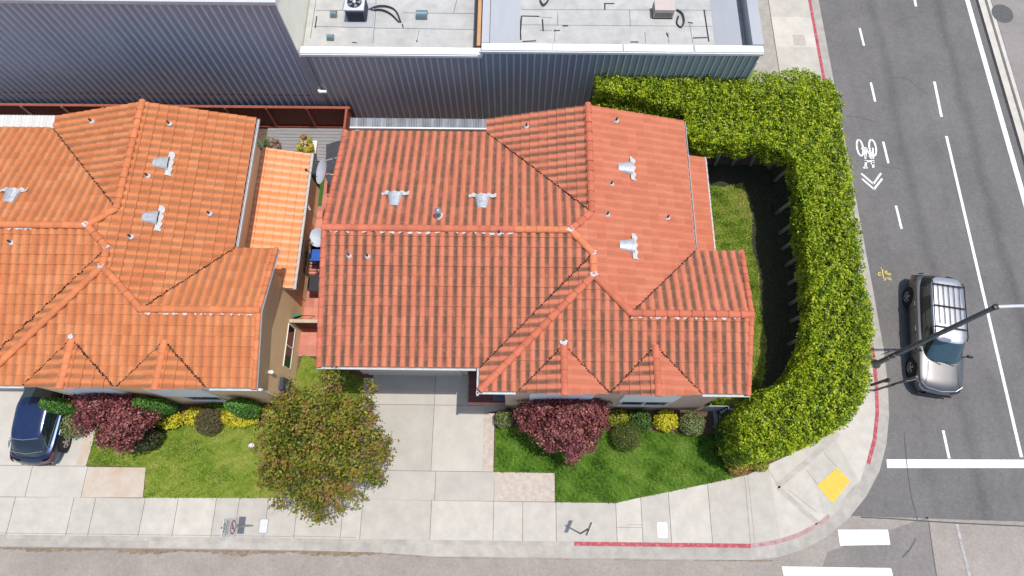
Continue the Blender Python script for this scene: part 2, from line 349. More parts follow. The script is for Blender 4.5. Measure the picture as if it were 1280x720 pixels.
# resample kerb
def resample(path, st):
    out = [path[0]]
    for a, c in zip(path[:-1], path[1:]):
        n = max(1, int(math.hypot(c[0]-a[0], c[1]-a[1])/st))
        out += [(a[0]+(c[0]-a[0])*k/n, a[1]+(c[1]-a[1])*k/n) for k in range(1, n+1)]
    return out
fine = []
for i in range(len(FACE)-1):
    L_ = math.hypot(FACE[i+1][0]-FACE[i][0], FACE[i+1][1]-FACE[i][1]); n = max(1, int(L_/.5))
    for k in range(n):
        t = k/n; fine.append((tuple(FACE[i][q]*(1-t)+FACE[i+1][q]*t for q in (0, 1)), tuple(BACK[i][q]*(1-t)+BACK[i+1][q]*t for q in (0, 1))))
def ktop(p):
    x, y = p
    if y < 0 and x < 0:
        if -7.4 < x < .8: return -.085
        if x < -16.2: return -.085
    if 12.7 < x < 14.5 and y < 1.3: return -.1
    return .004
def kmat(p):
    x, y = p
    if y > 18.5 or (1.6 < y < 6.5 and x > 14): return 1
    if y < 0 and 2.3 < x < 12.5: return 2 if x > 9.0 else 1
    return 0
for (f0, b0), (f1, b1) in zip(fine[:-1], fine[1:]):
    z0, z1 = ktop(f0), ktop(f1); m = kmat(((f0[0]+f1[0])/2, (f0[1]+f1[1])/2)); t = rnd.uniform(.35, .75)
    kb.poly([(*f0, z0), (*b0, max(z0, 0.003) if z0 > -.05 else z0), (*b1, z1), (*f1, z1)][::-1], m, t)
    kb.poly([(*f0, ZR-.02), (*f0, z0), (*f1, z1), (*f1, ZR-.02)][::-1], 3 if m else 0, t)
    kb.poly([(*b0, z0), (*b0, .0), (*b1, .0), (*b1, z1)][::-1], 0, t)
kb.build('kerb', [GUT, RED, REDF, JOINT], kind='structure')
# land inside the kerb
land = [p for p in BACK]+[(-90, 90)]
MB().poly([(x, y, -.02) for x, y in land][::-1]).build('yard_ground', SOIL, kind='structure')
# pavement slabs
sb = MB()
def slab(pts, tone=None, mi=0, z=0.):
    sb.poly([(p[0], p[1], z) for p in pts], mi, rnd.uniform(.25, .8) if tone is None else tone)
SB_Y = .17
def yb(x): # back edge of the southern pavement
    pts = [(-90, .12), (-20, .12), (-9.7, .2), (1.7, .17), (4.06, G(765, 628.7)[1]), (G(800, 622)[0], G(800, 622)[1]), G(835, 615), G(880, 605.5), G(931, 595.5), G(960, 581), G(1005, 560), G(1045, 536)]
    for a, c in zip(pts[:-1], pts[1:]):
        if a[0] <= x <= c[0]: return a[1]+(c[1]-a[1])*(x-a[0])/(c[0]-a[0])
    return pts[-1][1]
def yk(x):
    for a, c in zip(BACK[:-1], BACK[1:]):
        if c[0] <= x <= a[0] and a[1] < 3: return a[1]+(c[1]-a[1])*(x-a[0])/(a[0]-c[0]) *-1 if a[0] != c[0] else a[1]
    return -1.25
xs = [-90, -40, -30, -24.5, -22.3, -19.5, -17.2, -16.35, -14.4, -13.1, -11.6, -10.7, -9.55, -8.4, -6.6, -5.85, -3.15, -.72, .42, 1.72, 4.06, 5.05, 6.15, 7.72, 9.35]
for a, c in zip(xs[:-1], xs[1:]):
    g = .008
    slab([(a+g, -1.25), (c-g, -1.25), (c-g, yb(c)), (a+g, yb(a))])
# corner fan: slabs between kerb back and inland edge
inl = [(9.35, yb(9.35)), G(960, 581), G(1005, 560), G(1040, 540), (13.1, 4.2), (13.1, 6), (13.1, 8), (13.1, 10), (13.1, 12), (13.1, 14), (13.1, 16), (13.1, 18.4), (13.1, 20.3), (13.1, 22.1), (13.1, 24), (13.1, 30), (13.1, 90)]
bk = [(9.35, -1.28), (10.35, -1.12), (12.15, -.36), (13.75, 1.05), (15.0, 4.2), (15.13, 6), (15.16, 8), (15.16, 10), (15.16, 12), (15.16, 14), (15.16, 16), (15.16, 18.4), (15.16, 20.3), (15.16, 22.1), (15.16, 24), (15.16, 30), (15.16, 90)]
bkpath = [p for p in BACK if p[1] < 5 and p[0] > 9.3][::-1]
for i in range(len(inl)-1):
    extra = [p for p in bkpath if bk[i][0] < p[0] < bk[i+1][0] and bk[i][1] < p[1] < bk[i+1][1]] if i < 5 else []
    slab([inl[i], bk[i]]+extra+[bk[i+1], inl[i+1]])
# strip to the east of the warehouse
slab([(9.9, 17.4), (13.07, 17.4), (13.07, 60), (9.9, 60)], .05, 1, -.004)
# grooves
for pts, w in ([((971, 608), (1010, 576), (1048, 541)), .22], [((972, 609), (1022, 654)), .2]): sb.strip([G(*p) for p in pts], w, .004, 1, .85)
for (u0, v0, u1, v1) in [(931, 596, 938, 679), (958, 583, 971, 604), (1008, 587, 1022, 606), (1030, 566, 1046, 584), (985, 612, 1021, 640)]: sb.strip([G(u0, v0), G(u1, v1)], .014, .006, 2)
for x in (4.5, ): sb.strip([(x, -.62), (5.05, -.62)], .015, .004, 2)
sb.strip([(4.08, -.72), (5.03, -.72)], .016, .004, 2)
sb.strip([(-90, -1.19), (-8.5, -1.19)], .016, .004, 2); sb.strip([(-8.5, -1.17), (-6, -1.2)], .016, .004, 2)
sb.build('pavement', [CONC, GUT, JOINT], kind='structure')
q = [(1046, 584.5), (1063, 601), (1041, 629), (1021, 607)]
b = MB(); b.poly([(*G(*p), .008) for p in q][::-1])
A_, B_, C_, D_ = [np.array(G(*p)) for p in q]
for i in range(14):
    for j in range(12):
        s, t = (i+.5)/14, (j+.5)/12; c = (A_*(1-s)+B_*s)*(1-t)+(D_*(1-s)+C_*s)*t
        b.lathe([(.026, .008), (.02, .014), (.0001, .014)], (c[0], c[1], 0), 6)
b.build('tactile_paving', TACT, kind='structure')
# driveways
db = MB()
def dslab(pts, tone=None, mi=0, z=.0): db.poly([(p[0], p[1], z) for p in pts], mi, rnd.uniform(.3, .75) if tone is None else tone)
for a, c in ((-5.85, -3.25), (-3.235, -1.2)):
    dslab([(a, 1.3), (c, 1.3), (c, 3.9), (a, 3.9)]); dslab([(a, 3.915), (c, 3.915), (c, 5.16), (a, 5.16)])
dslab([(-1.2, 1.3), (-.76, 1.3), (-.76, 3.6), (-1.2, 3.6)], None, 1); dslab([(-1.2, 3.6), (-.3, 3.75), (-.3, 5.9), (-1.2, 5.9)], .4)
dslab([(-6.25, 1.3), (-5.86, 1.3), (-5.86, 5.0), (-6.25, 5.0)], None, 2)
for a, c in ((-8.0, -5.85), (-5.835, -3.05), (-3.035, -.72)): dslab([(a, .19), (c, .19), (c, 1.285), (a, 1.285)])
dslab([(-.705, .19), (1.68, .19), (1.68, 1.27), (-.72, 1.285)], None, 1)
for a, c in ((-26, -22.5), (-22.49, -19.4), (-19.39, -17.42)):
    dslab([(a, 1.33), (c, 1.33), (c, 6.6), (a, 6.6)], .8)
dslab([(-17.42, 1.33), (-17.02, 1.33), (-16.9, 2.9), (-17.42, 2.9)], None, 2)
for a, c in ((-26, -22.3), (-22.29, -19.15), (-19.135, -16.95)): dslab([(a, .14), (c, .14), (c, 1.315), (a, 1.315)], .75)
dslab([(-16.935, .14), (-14.5, .14), (-14.62, 1.3), (-16.935, 1.3)], None, 2)
db.build('driveway', [CONC_D, PINK, RUST], kind='structure')
# beyond the avenue: white edge line, kerb and far pavement
b = MB(); b.poly([(24.15, -30, ZR+.01), (24.5, -30, ZR+.01), (24.5, 90, ZR+.01), (24.15, 90, ZR+.01)], 0, .9)
b.prism([(24.5, patch_y-.1), (24.68, patch_y-.1), (24.68, 90), (24.5, 90)], ZR, .0, 1, .9)
b.poly([(24.7, 2.5, -.002), (60, 2.5, -.002), (60, 90, -.002), (24.7, 90, -.002)], 2)
b.poly([(24.02, patch_y+.2, ZR+.004), (24.15, patch_y+.2, ZR+.004), (24.15, 90, ZR+.004), (24.02, 90, ZR+.004)], 3)
b.build('far_pavement', [CONC, CONC, CONC_R, CRACK], kind='structure')
# ------------------------------------------------------------------ road markings
def mark(name, build, mat=ROADW): b = MB(); build(b); return b.build(name, mat, kind='structure')
ZM = ZR+.002
def gl(u, v): return G(u, v, ZM)
def dash(b, p0, p1, w): b.strip([gl(*p0), gl(*p1)], w, ZM)
mark('lane_line', lambda b: (b.strip([(gl(1183, 170)[0], gl(1183, 170)[1]), (20.5, 2.1)], .13, ZM), dash(b, (1168, 102), (1177, 146), .13), dash(b, (1142, -8), (1145, 8), .13), b.strip([(23.58, 90), (23.58, 2.2)], .24, ZM)))
mark('dashed_line', lambda b: [dash(b, a, c, .11) for a, c in (((1074.5, 35), (1080, 57)), ((1088.5, 103), (1094, 127)), ((1104, 177), (1110.5, 204)), ((1120, 257), (1127, 286)), ((1179, 538), (1186.5, 573)))])
mark('stop_line', lambda b: b.poly([(*gl(1108, 574), ZM), (*gl(1280, 574.5), ZM), (*gl(1280, 585), ZM), (*gl(1109, 585), ZM)][::-1]))
def cw(b):
    for q in ([(1047, 662), (1110, 662), (1113, 681), (1050, 682)], [(977, 708), (1114, 710), (1122, 745), (985, 745)]):
        b.poly([(*gl(*p), ZM) for p in q][::-1])
mark('crosswalk', cw)
mark('worn_line', lambda b: (dash(b, (1195, 652), (1212, 720), .12), ), mk('worn_road_paint', (.36, .345, .33), .85, var=.3, scale=5, fine=.3))
def seam(b):
    b.strip([gl(*p) for p in ((1130, 540), (1134, 585), (1139, 620), (1147, 650))], .03, ZM)
    b.strip([gl(*p) for p in ((1076, 646.5), (1110, 648), (1150, 651), (1200, 654), (1285, 658))], .045, ZM)
    b.strip([gl(*p) for p in ((1161, 652), (1166, 690), (1172, 730))], .025, ZM)
mark('road_seam', seam, mk('dark_seam_tar', (.085, .08, .078), .9, var=.35, scale=9, fine=.3))
def skid(b):
    for pts, w in ([((1058, 145), (1075, 146), (1095, 153)), .07], [((1116, 97), (1132, 97), (1145, 106), (1160, 118)), .09], [((1098, 206), (1115, 209), (1135, 213)), .05], [((1128, 697), (1138, 686), (1145, 673)), .06]): b.strip([gl(*p) for p in pts], w, ZM)
mark('skid_mark', skid, mk('rubber_smear', (.12, .115, .113), .9, var=.3, scale=12, fine=.35))
def sharrow(b):
    T = lambda x, y: gl(1060+x/7.2, 150+y/7.2)
    for cx, cy, rx, ry in ((108, 250, 27, 72), (222, 250, 30, 72)):
        b.strip([T(cx+(k/24-.5)*0+rx*math.sin(2*PI*k/24)+(cy+ry*-math.cos(2*PI*k/24)-cy)*.16, cy-ry*math.cos(2*PI*k/24)) for k in range(25)], .085, ZM)
    for pts in ([(118, 258), (168, 250)], [(143, 255), (158, 352)], [(168, 252), (160, 330)], [(172, 275), (222, 345)], [(222, 250), (228, 352)], [(190, 320), (215, 350)]): b.strip([T(*p) for p in pts], .08, ZM+.001)
    for pts in ([(150, 372), (238, 370)], [(162, 370), (156, 425), (138, 432)], [(156, 428), (176, 428)], [(226, 370), (228, 430)], [(205, 392), (232, 392)]): b.strip([T(*p) for p in pts], .1, ZM+.002)
    for pts in ([(118, 480), (228, 575)], [(228, 575), (298, 478)], [(125, 528), (235, 622)], [(233, 624), (308, 528)]): b.strip([T(*p) for p in pts], .09, ZM+.001)
mark('bicycle_marking', sharrow)
def spray(b):
    T = lambda x, y: gl(1080+x/20.58, 325+y/20.58)
    for pts in ([(475, 180), (480, 340), (522, 540)], [(430, 200), (490, 190)], [(435, 215), (490, 215)], [(505, 480), (525, 535), (570, 460)],
                [(435, 320), (380, 330), (365, 370), (390, 400), (435, 375)], [(535, 290), (545, 330), (600, 320)], [(540, 290), (600, 290)], [(600, 320), (600, 370), (560, 345)], [(620, 345), (680, 345), (690, 380), (640, 380), (620, 345)], [(600, 445), (640, 500)], [(640, 450), (690, 460), (640, 500), (720, 510)]):
        b.strip([T(*p) for p in pts], .045, ZM+.001)
mark('spray_mark', spray, ROADY)
# ------------------------------------------------------------------ houses
PITCH = .25; ZE = 5.0; TW = .314; TE = .345
VALLEYS = []
def segdist(X, Y, a, c):
    dx, dy = c[0]-a[0], c[1]-a[1]; t = np.clip(((X-a[0])*dx+(Y-a[1])*dy)/(dx*dx+dy*dy), 0, 1); return np.hypot(X-a[0]-t*dx, Y-a[1]-t*dy)
def roof_tiles(name, poly, up, z_of, mat, parent, dirt, holes=(), vr=.034):
    """barrel tiles laid over the plan polygon; up = plan direction pointing up the slope"""
    up = np.array(up, float); al = np.array((up[1], -up[0])); P2 = np.array(poly)[:, :2]
    a = P2@al; c = P2@up; k = math.sqrt(1+PITCH**2)
    nu, nv = 8, 6; u0 = math.floor(a.min()/TW)*TW; c0 = c.min(); te = TE/k
    U = u0+np.arange(int((a.max()-u0)/TW+2)*nu+1)*TW/nu
    nrow = int((c.max()-c0)/te)+1
    fu = (U/TW) % 1.0; prof = .052*np.clip(.5+.5*np.cos(2*PI*fu), 0, 1)**.8
    rowsV = []; Vc = []
    VS = []; FS = []; UVS = []; base = 0
    for r in range(nrow):
        cc = c0+te*(r+np.linspace(0, 1, nv+1)); lift = np.linspace(.042, .006, nv+1)
        stag = rnd.uniform(-.006, .006)
        X = U[None, :]*al[0]+cc[:, None]*up[0]; Y = U[None, :]*al[1]+cc[:, None]*up[1]
        Z = z_of(X, Y)+prof[None, :]+lift[:, None]+stag
        # riser: lower edge dropped
        X = np.vstack([X[:1], X]); Y = np.vstack([Y[:1], Y]); Z = np.vstack([Z[:1]-.05, Z])
        uvv = np.concatenate([[r+.001], r+np.linspace(.001, .999, nv+1)])
        n0, n1 = X.shape
        VS.append(np.stack([X, Y, Z], -1).reshape(-1, 3)); UVS.append(np.stack([np.repeat((U/TW)[None, :]+.001, n0, 0), np.repeat(uvv[:, None], n1, 1)], -1).reshape(-1, 2))
        i, j = np.meshgrid(np.arange(n0-1), np.arange(n1-1), indexing='ij'); q = base+i*n1+j
        FS.append(np.stack([q, q+1, q+n1+1, q+n1], -1).reshape(-1, 4)); base += n0*n1
    V = np.vstack(VS); Fq = np.vstack(FS); UV = np.vstack(UVS)
    C = V[Fq].mean(1); keep = inpoly(C[:, 0], C[:, 1], poly)
    for h in holes: keep &= ~inpoly(C[:, 0], C[:, 1], h)
    for va, vb in VALLEYS: keep &= segdist(C[:, 0], C[:, 1], va, vb) > vr*RN.uniform(.35, 1.0, len(C))
    Fq = Fq[keep]; used, inv = np.unique(Fq, return_inverse=True)
    # face winding upward
    V = V[used]; UV = UV[used]; Fq = inv.reshape(-1, 4)
    n = np.cross(V[Fq[:, 1]]-V[Fq[:, 0]], V[Fq[:, 3]]-V[Fq[:, 0]])
    fl = n[:, 2] < -1e-6; Fq[fl] = Fq[fl][:, ::-1]
    o = npmesh(name, V, Fq, mat, parent, uv=UV, tone=np.full(len(Fq), dirt), smooth=False)
    o.data.polygons.foreach_set('use_smooth', np.ones(len(Fq), bool)); o.data.set_sharp_from_angle(angle=math.radians(38))
    return o
def ridge_caps(bm, p, q, r=.115, mi=0, step=.41):
    p, q = np.array(p, float), np.array(q, float); L_ = np.linalg.norm(q-p); n = max(1, round(L_/step)); d = (q-p)/L_
    side = np.cross(d, (0, 0, 1)); side /= np.linalg.norm(side); upv = np.cross(side, d)
    for k in range(n):
        a = p+d*(L_*k/n-.02); c = p+d*(L_*(k+1)/n+.03); r0, r1 = r*1.06, r*.9; t = rnd.uniform(.2, .85); lift = rnd.uniform(-.004, .006)
        ring = []
        for e, rr, dz in ((a, r0, .018), (c, r1, .0)):
            ring.append([e+side*rr*1.1*math.cos(th)+upv*(rr*.85*math.sin(th)+dz+lift+.02) for th in np.linspace(-.15, PI+.15, 9)])
        b0 = len(bm.v); bm.v += [tuple(x) for x in ring[0]+ring[1]]
        for i in range(8): bm.f.append([b0+i, b0+i+1, b0+10+i, b0+9+i]); bm.m.append(mi); bm.t.append(t)
        bm.f.append([b0+i for i in range(9)]); bm.m.append(mi); bm.t.append(t)
        bm.f.append([b0+9+i for i in range(9)][::-1]); bm.m.append(mi); bm.t.append(t)
def house(name, label, q, tm, rm, stucco, dirt, gabs, east):
    xE, xW, yS, yN, yS2, yN2, xw, xeS, xeN, yNg = q
    h = lambda d: ZE+PITCH*d
    yr = (yS+yN)/2; D = (yN-yS)/2; x1 = (xE+xW)/2; y3 = (yS2+yN2)/2; xe3 = (xeS+xeN)/2
    fS = lambda x, y: ZE+PITCH*(y-yS); fN = lambda x, y: ZE+PITCH*(yN-y); fE = lambda x, y: ZE+PITCH*(xE-x); fW = lambda x, y: ZE+PITCH*(x-xW)
    fS2 = lambda x, y: ZE+PITCH*(y-yS2); fN2 = lambda x, y: ZE+PITCH*(yN2-y)
    A = (xE-D, yr); B = (x1, yN-(xE-x1)); C = (x1, yS+(xE-x1)); Dd = (x1, yS2+(xE-x1)); Fp = (xE-(y3-yS2), y3)
    R = thing(name, (x1, yr, 0), label, 'house')
    rf = MB()
    polys = [('GS', [(xw, yS), (xW, yS), C, A, (xw, yr)], (0, 1), fS, dirt[0], ()),
             ('GN', [(xw, yN), (xw, yr), A, B, (xW, yN)], (0, -1), fN, dirt[1], ()),
             ('NW', [(xW, yNg), (xW, yN), B, (x1, yNg)], (1, 0), fW, dirt[2], ()),
             ('EP', [(x1, yNg), B, A, C, Dd, Fp, (xE, yN2), (xE, yNg)], (-1, 0), fE, dirt[3], ()),
             ('WS', [(xW, yS), (xW, yS2), Dd, C], (1, 0), fW, dirt[2], ()),
             ('SP', [(xW, yS2), (xeS, yS2), (xe3, y3), Fp, Dd], (0, 1), fS2, dirt[0], [[(g-hw, yS2-.02), (g+hw, yS2-.02), (g, yS2+hw)] for g, hw in gabs]),
             ('NE', [Fp, (xe3, y3), (xeN, yN2), (xE, yN2)], (0, -1), fN2, dirt[1], ())]
    # underlay boards with a fascia edge
    for k, poly, up, fn, dr, holes in polys:
        A2 = sum(poly[i][0]*poly[(i+1) % len(poly)][1]-poly[(i+1) % len(poly)][0]*poly[i][1] for i in range(len(poly)))
        pl = poly if A2 > 0 else poly[::-1]
        rf.poly([(x, y, fn(x, y)-.012) for x, y in pl]); rf.poly([(x, y, fn(x, y)-.14) for x, y in pl][::-1], 1)
        for i in range(len(pl)):
            a, c = pl[i], pl[(i+1) % len(pl)]
            rf.poly([(*a, fn(*a)-.14), (*c, fn(*c)-.14), (*c, fn(*c)-.012), (*a, fn(*a)-.012)], 1)
    roof = rf.build('roof', [DECK, WHITE], R)
    VALLEYS[:] = [((xW, yN), B), ((xW, yS), C), ((xE, yN2), Fp)]+[((g+s*hw, yS2), (g, yS2+hw)) for g, hw in gabs for s in (-1, 1)]
    for k, poly, up, fn, dr, holes in polys:
        roof_tiles('roof_tiles', poly, up, fn, tm, roof, dr, holes)
    for g, hw in gabs:
        yf = yS2-.13
        fl = lambda x, y, g=g, hw=hw: ZE+.03+PITCH*(x-(g-hw)); fr = lambda x, y, g=g, hw=hw: ZE+.03+PITCH*(g+hw-x)
        sh = .1
        roof_tiles('roof_tiles', [(g-hw-.04, yf+sh), (g, yf-.03), (g, yS2+hw+.05), (g-hw-.02, yS2)], (1, 0), fl, tm, roof, dirt[2]*1.1)
        roof_tiles('roof_tiles', [(g, yf-.03), (g+hw+.04, yf+sh), (g+hw+.02, yS2), (g, yS2+hw+.05)], (-1, 0), fr, tm, roof, dirt[3])
        gb = MB(); gb.poly([(g-hw, yS2+.02, ZE-.14), (g+hw, yS2+.02, ZE-.14), (g, yS2+.02, ZE+PITCH*hw)]); gb.build('gable_board', WHITE, roof)
        gm = MB(); ridge_caps(gm, (g, yf-.02, ZE+PITCH*hw+.02), (g, yS2+hw, ZE+PITCH*hw+.02)); gm.build('ridge_tiles', rm[0], roof)
    zA, zB = h(D), h(xE-x1); zF = h(y3-yS2)
    segs = [((xw+.05, yr, zA), (A[0]-1.9, yr, zA), 0), ((A[0]-1.9, yr, zA), (*A, zA), 1), ((*A, zA), (*B, zB), 0), ((*B, zB), (x1, yNg+.03, zB), 0), ((*C, zB), (*A, zA), 1), ((*Dd, zB), (*C, zB), 1),
            ((xW+.05, yS2+.05, ZE+.02), (*Dd, zB), 0), ((*Fp, zF), (*Dd, zB), 0), ((*Fp, zF), (xe3-.03, y3, zF), 0)]
    for a, c, mi in segs:
        bm = MB(); ridge_caps(bm, tuple(np.array(a)+(0, 0, .03)), tuple(np.array(c)+(0, 0, .03))); bm.build('ridge_tiles', rm[mi], roof)
    for (a, c, mi) in (segs[0], segs[8]):
        bm = MB(); n_ = 60; A3, C3 = np.array(a), np.array(c); lo_ = [rnd.choice([.0, .004, .05, .07, .09]) for _ in range(n_+1)]
        vs_ = []
        for i_ in range(n_+1): p_ = A3+(C3-A3)*(i_/n_); vs_ += [(p_[0], p_[1]-.11, p_[2]+.04), (p_[0], p_[1]-.115-lo_[i_], p_[2]+.038-lo_[i_]*.25)]
        bm.add(vs_, [(2*i_, 2*i_+1, 2*i_+3, 2*i_+2) for i_ in range(n_)])
        bm.build('ridge_mortar', MORT, roof)
    # edge tiles on the gable rakes
    for pts in ([(xw, yS, ZE), (xw, yr, zA), (xw, yN, ZE)], [(xeS, yS2, ZE), (xe3, y3, zF), (xeN, yN2, ZE)]):
        for a, c in zip(pts[:-1], pts[1:]):
            ins = .075 if pts[0][0] == xw else -.075; a, c = (a[0]+ins, a[1], a[2]), (c[0]+ins, c[1], c[2])
            bm = MB(); ridge_caps(bm, a, c, .085, step=.345); bm.build('rake_tiles', rm[0], roof)
    # mortar at the meeting points
    for (px, py, pz), r in (((*A, zA), .15), ((*C, zB), .13), ((*Dd, zB), .15), ((gabs[0][0], yS2+gabs[0][1]+.05, ZE+PITCH*gabs[0][1]), .14)):
        bm = MB(); pts = [(px+r*rnd.uniform(.45, 1.25)*math.cos(t), py+.75*r*rnd.uniform(.4, 1.3)*math.sin(t)) for t in np.linspace(0, 2*PI, 14)[:-1]]
        bm.prism(pts, pz-.02, pz+.155); bm.build('mortar_patch', MORT, roof)
    # gutters
    def gut(a, c):
        gt = MB()
        a, c = np.array(a, float), np.array(c, float); d = (c-a)/np.linalg.norm(c-a); o = np.array((d[1], -d[0]))*.045; L_ = np.linalg.norm(c-a)
        m = (a+c)/2+o; ang = math.atan2(d[1], d[0])
        for off, s, z in (((0, .035), (L_, .01, .08), -.05), ((0, -.03), (L_, .012, .09), -.045), ((0, 0), (L_, .07, .012), -.09)):
            nrm = np.array((d[1], -d[0])); cc = m-nrm*off[1]; gt.box((cc[0], cc[1], ZE+z), s, ang)
        gt.build('gutter', GUTW, R)
    gut((xw, yS), (xW-.12, yS)); gut((xW, yS), (xW, yS2-.13)); gut((xW-.1, yS2), (gabs[0][0]-gabs[0][1]-.06, yS2)); gut((gabs[1][0]+gabs[1][1]+.06, yS2), (xeS, yS2))
    gut((xE, yN2+.1), (xE, yNg)) 
    # walls
    wS, wS2, wxE, wxW = yS+.76, yS2+.2, xeS-.47, xw+.4
    wxg, wxp = xW-.72, xW+.85
    recess = 6.6 if not east else 6.2
    if east: foot = [(wxW, wS), (wxg, wS), (wxg, recess), (wxp, recess), (wxp, wS2), (wxE, wS2), (wxE, yN2-.4), (xE-.45, yN2-.4), (xE-.45, yNg-.4), (xW+.5, yNg-.4), (xW+.5, yN-.4), (wxW, yN-.4)]
    else: foot = [(wxW, 6.6), (wxp+.1, 6.6), (wxp+.1, wS2), (wxE, wS2), (wxE, yN2-.4), (xE-.45, yN2-.4), (xE-.45, yNg-.4), (xW+.5, yNg-.4), (xW+.5, yN-.4), (wxW, yN-.4)]
    w = MB(); w.prism(foot, -.03, ZE-.1)
    for pts in ([(wxE, wS2, ZE-.1), (wxE, yN2-.4, ZE-.1), (wxE, y3, zF-.16)], [(xE-.45, yNg-.4, ZE-.1), (xW+.5, yNg-.4, ZE-.1), (x1, yNg-.4, zB-.16)], [(wxW, yN-.4, ZE-.1), (wxW, wS, ZE-.1), (wxW, yr, zA-.16)]): w.poly(pts)
    wall = w.build('wall', stucco, R)
    # lean-to on the east side
    ly0, ly1, lx0, lx1 = (yN2-.75 if not east else yN2-.2), 14.02, xE-.45, xE+1.46
    kk = .28; fl = lambda x, y: 2.72+PITCH*(lx1-x)
    lm = MB(); lm.prism([(lx0, max(ly0+.15, yN2-.38)), (lx1-.4, max(ly0+.15, yN2-.38)), (lx1-.4, ly1-.3), (lx0, ly1-.3)], -.03, 2.55)
    lm.build('lean_to_wall', stucco, R)
    lr = MB()
    pl = [(lx0, ly0), (lx1, ly0), (lx1, ly1), (lx0, ly1)]
    lr.poly([(x, y, fl(x, y)-.012) for x, y in pl]); lr.poly([(x, y, fl(x, y)-.13) for x, y in pl][::-1], 1)
    for i in range(4):
        a, c = pl[i], pl[(i+1) % 4]; lr.poly([(*a, fl(*a)-.13), (*c, fl(*c)-.13), (*c, fl(*c)-.012), (*a, fl(*a)-.012)], 1)
    lro = lr.build('lean_to_roof', [DECK, WHITE], R)
    roof_tiles('roof_tiles', pl, (-1, 0), fl, TILE_L if not east else tm, lro, .55 if not east else .15)
    bm = MB(); ridge_caps(bm, (lx1+.02, ly0, fl(lx1, 0)-.06), (lx1+.02, ly1, fl(lx1, 0)-.06), .06, step=.314); bm.build('edge_flashing', MORT, lro)
    return R, roof, wall, dict(fS=fS, fN=fN, fE=fE, fW=fW, fS2=fS2, wS=wS, wS2=wS2, wxE=wxE, wxg=wxg, wxp=wxp, wxW=wxW, xE=xE, xW=xW, yNg=yNg, recess=recess)
QE = (6.53, -1.15, 4.41, 13.65, 3.62, 8.79, -6.68, 7.92, 8.27, 14.27)
QW = (-10.11, -17.97, 4.33, 13.68, 3.64, 8.71, -23.36, -8.62, -8.55, 14.2)
HE, RE, WE, IE = house('tiled_house', 'house with weathered salmon red tile roof, between the alley and the tall green hedge', QE, TILE_E, (RIDGE_E, RIDGE_O), STUCP, (1.0, .95, .9, .22), [(1.68, 1.53), (4.76, 1.53)], True)
HW, RW, WW, IW = house('tiled_house', 'house with bright orange tile roof and tan stucco side wall, behind the blue car', QW, TILE_W, (RIDGE_W, RIDGE_W), STUC, (.5, .62, .75, .62), [(G(95, 416, 5.38)[0]-.05, 1.53), (G(207, 423, 5.38)[0], 1.5)], False)
def rot_to(n):
    """rows of a matrix taking local z to n, local y to the horizontal downhill side"""
    n = np.array(n, float); n /= np.linalg.norm(n); return n
def roof_vent(parent, u, v, fn, down, w=.88):
    """galvanised attic vent: scalloped flange at the low end, hood narrowing up the slope; down = plan direction downhill"""
    x, y, z = hit(u, v, fn); dn = np.array((*down, 0.)); sd = np.array((-down[1], down[0], 0.)); dn3 = dn+np.array((0, 0, -PITCH)); dn3 /= np.linalg.norm(dn3); up = np.cross(dn3, sd); up = up if up[2] > 0 else -up
    o = np.array((x, y, z)); T = lambda s, d, h: tuple(o+sd*s*w+dn3*d*w+up*h*w)
    b = MB()
    st = []
    for d, hw, hh in ((-.40, .19, .09), (-.2, .23, .14), (.02, .28, .19), (.2, .33, .24)):
        st.append([T(hw*math.cos(t), d, .03+hh*math.sin(t)**.7 if math.sin(t) > 0 else .03) for t in np.linspace(PI, 0, 9)])
    for r0, r1 in zip(st[:-1], st[1:]):
        for i in range(8): b.poly([r0[i], r0[i+1], r1[i+1], r1[i]])
    b.poly(st[0]); o1 = b.build('roof_vent', GALV, parent, smooth=True, auto=50)
    b = MB(); b.poly([T(s, .199, hh) for s, hh in [(-.3, .03), (.3, .03), (.24, .18), (0, .235), (-.24, .18)]]); b.build('vent_mesh', DARK, o1)
    b = MB()
    n = 24; pts0, pts1 = [], []
    for i in range(n+1):
        s = -.56+1.12*i/n; hgt = .095+.018*math.cos(i/n*2*PI*3.6)
        pts0.append(T(s, .14, hgt+.02)); pts1.append(T(s, .36+.03*math.cos(i/n*2*PI*3.6), hgt-.01))
    for i in range(n): b.poly([pts0[i], pts1[i], pts1[i+1], pts0[i+1]])
    b.build('vent_flange', MORT, o1, smooth=True)
def pipe_vent(parent, u, v, fn, big=False):
    x, y, z = hit(u, v, fn)
    if not big:
        b = MB(); b.tube([(x, y, z), (x, y, z+.24)], .038, 10); o = b.build('vent_pipe', mk('sooty_pipe', (.05, .05, .05), .7), parent, smooth=True, auto=40)
        b = MB(); b.lathe([(.1, .05), (.085, .075), (.05, .11), (.04, .115)], (x, y, z), 12); b.build('pipe_flashing', mk('lead_flashing', (.5, .5, .5), .6, var=.1), o, smooth=True)
        b = MB(); b.lathe([(.03, .245), (.0005, .246)], (x, y, z), 10); b.build('pipe_mouth', CRACK, o)
    else:
        b = MB(); b.tube([(x, y, z), (x, y, z+.42)], .07, 12); o = b.build('flue', GALV, parent, smooth=True, auto=40)
        b = MB(); b.lathe([(.17, .05), (.12, .1), (.08, .13)], (x, y, z), 14); b.build('pipe_flashing', MORT, o)
        b = MB(); b.lathe([(.08, .40), (.12, .43), (.12, .5), (.05, .56), (.001, .57)], (x, y, z), 14); b.lathe([(.1, .3), (.1, .34)], (x, y, z), 14); b.build('flue_cap', mk('dull_zinc', (.33, .33, .34), .5, metal=.6), o)
for u, v in ((494, 249), (603, 252)): roof_vent(RE, u, v, IE['fN'], (0, 1))
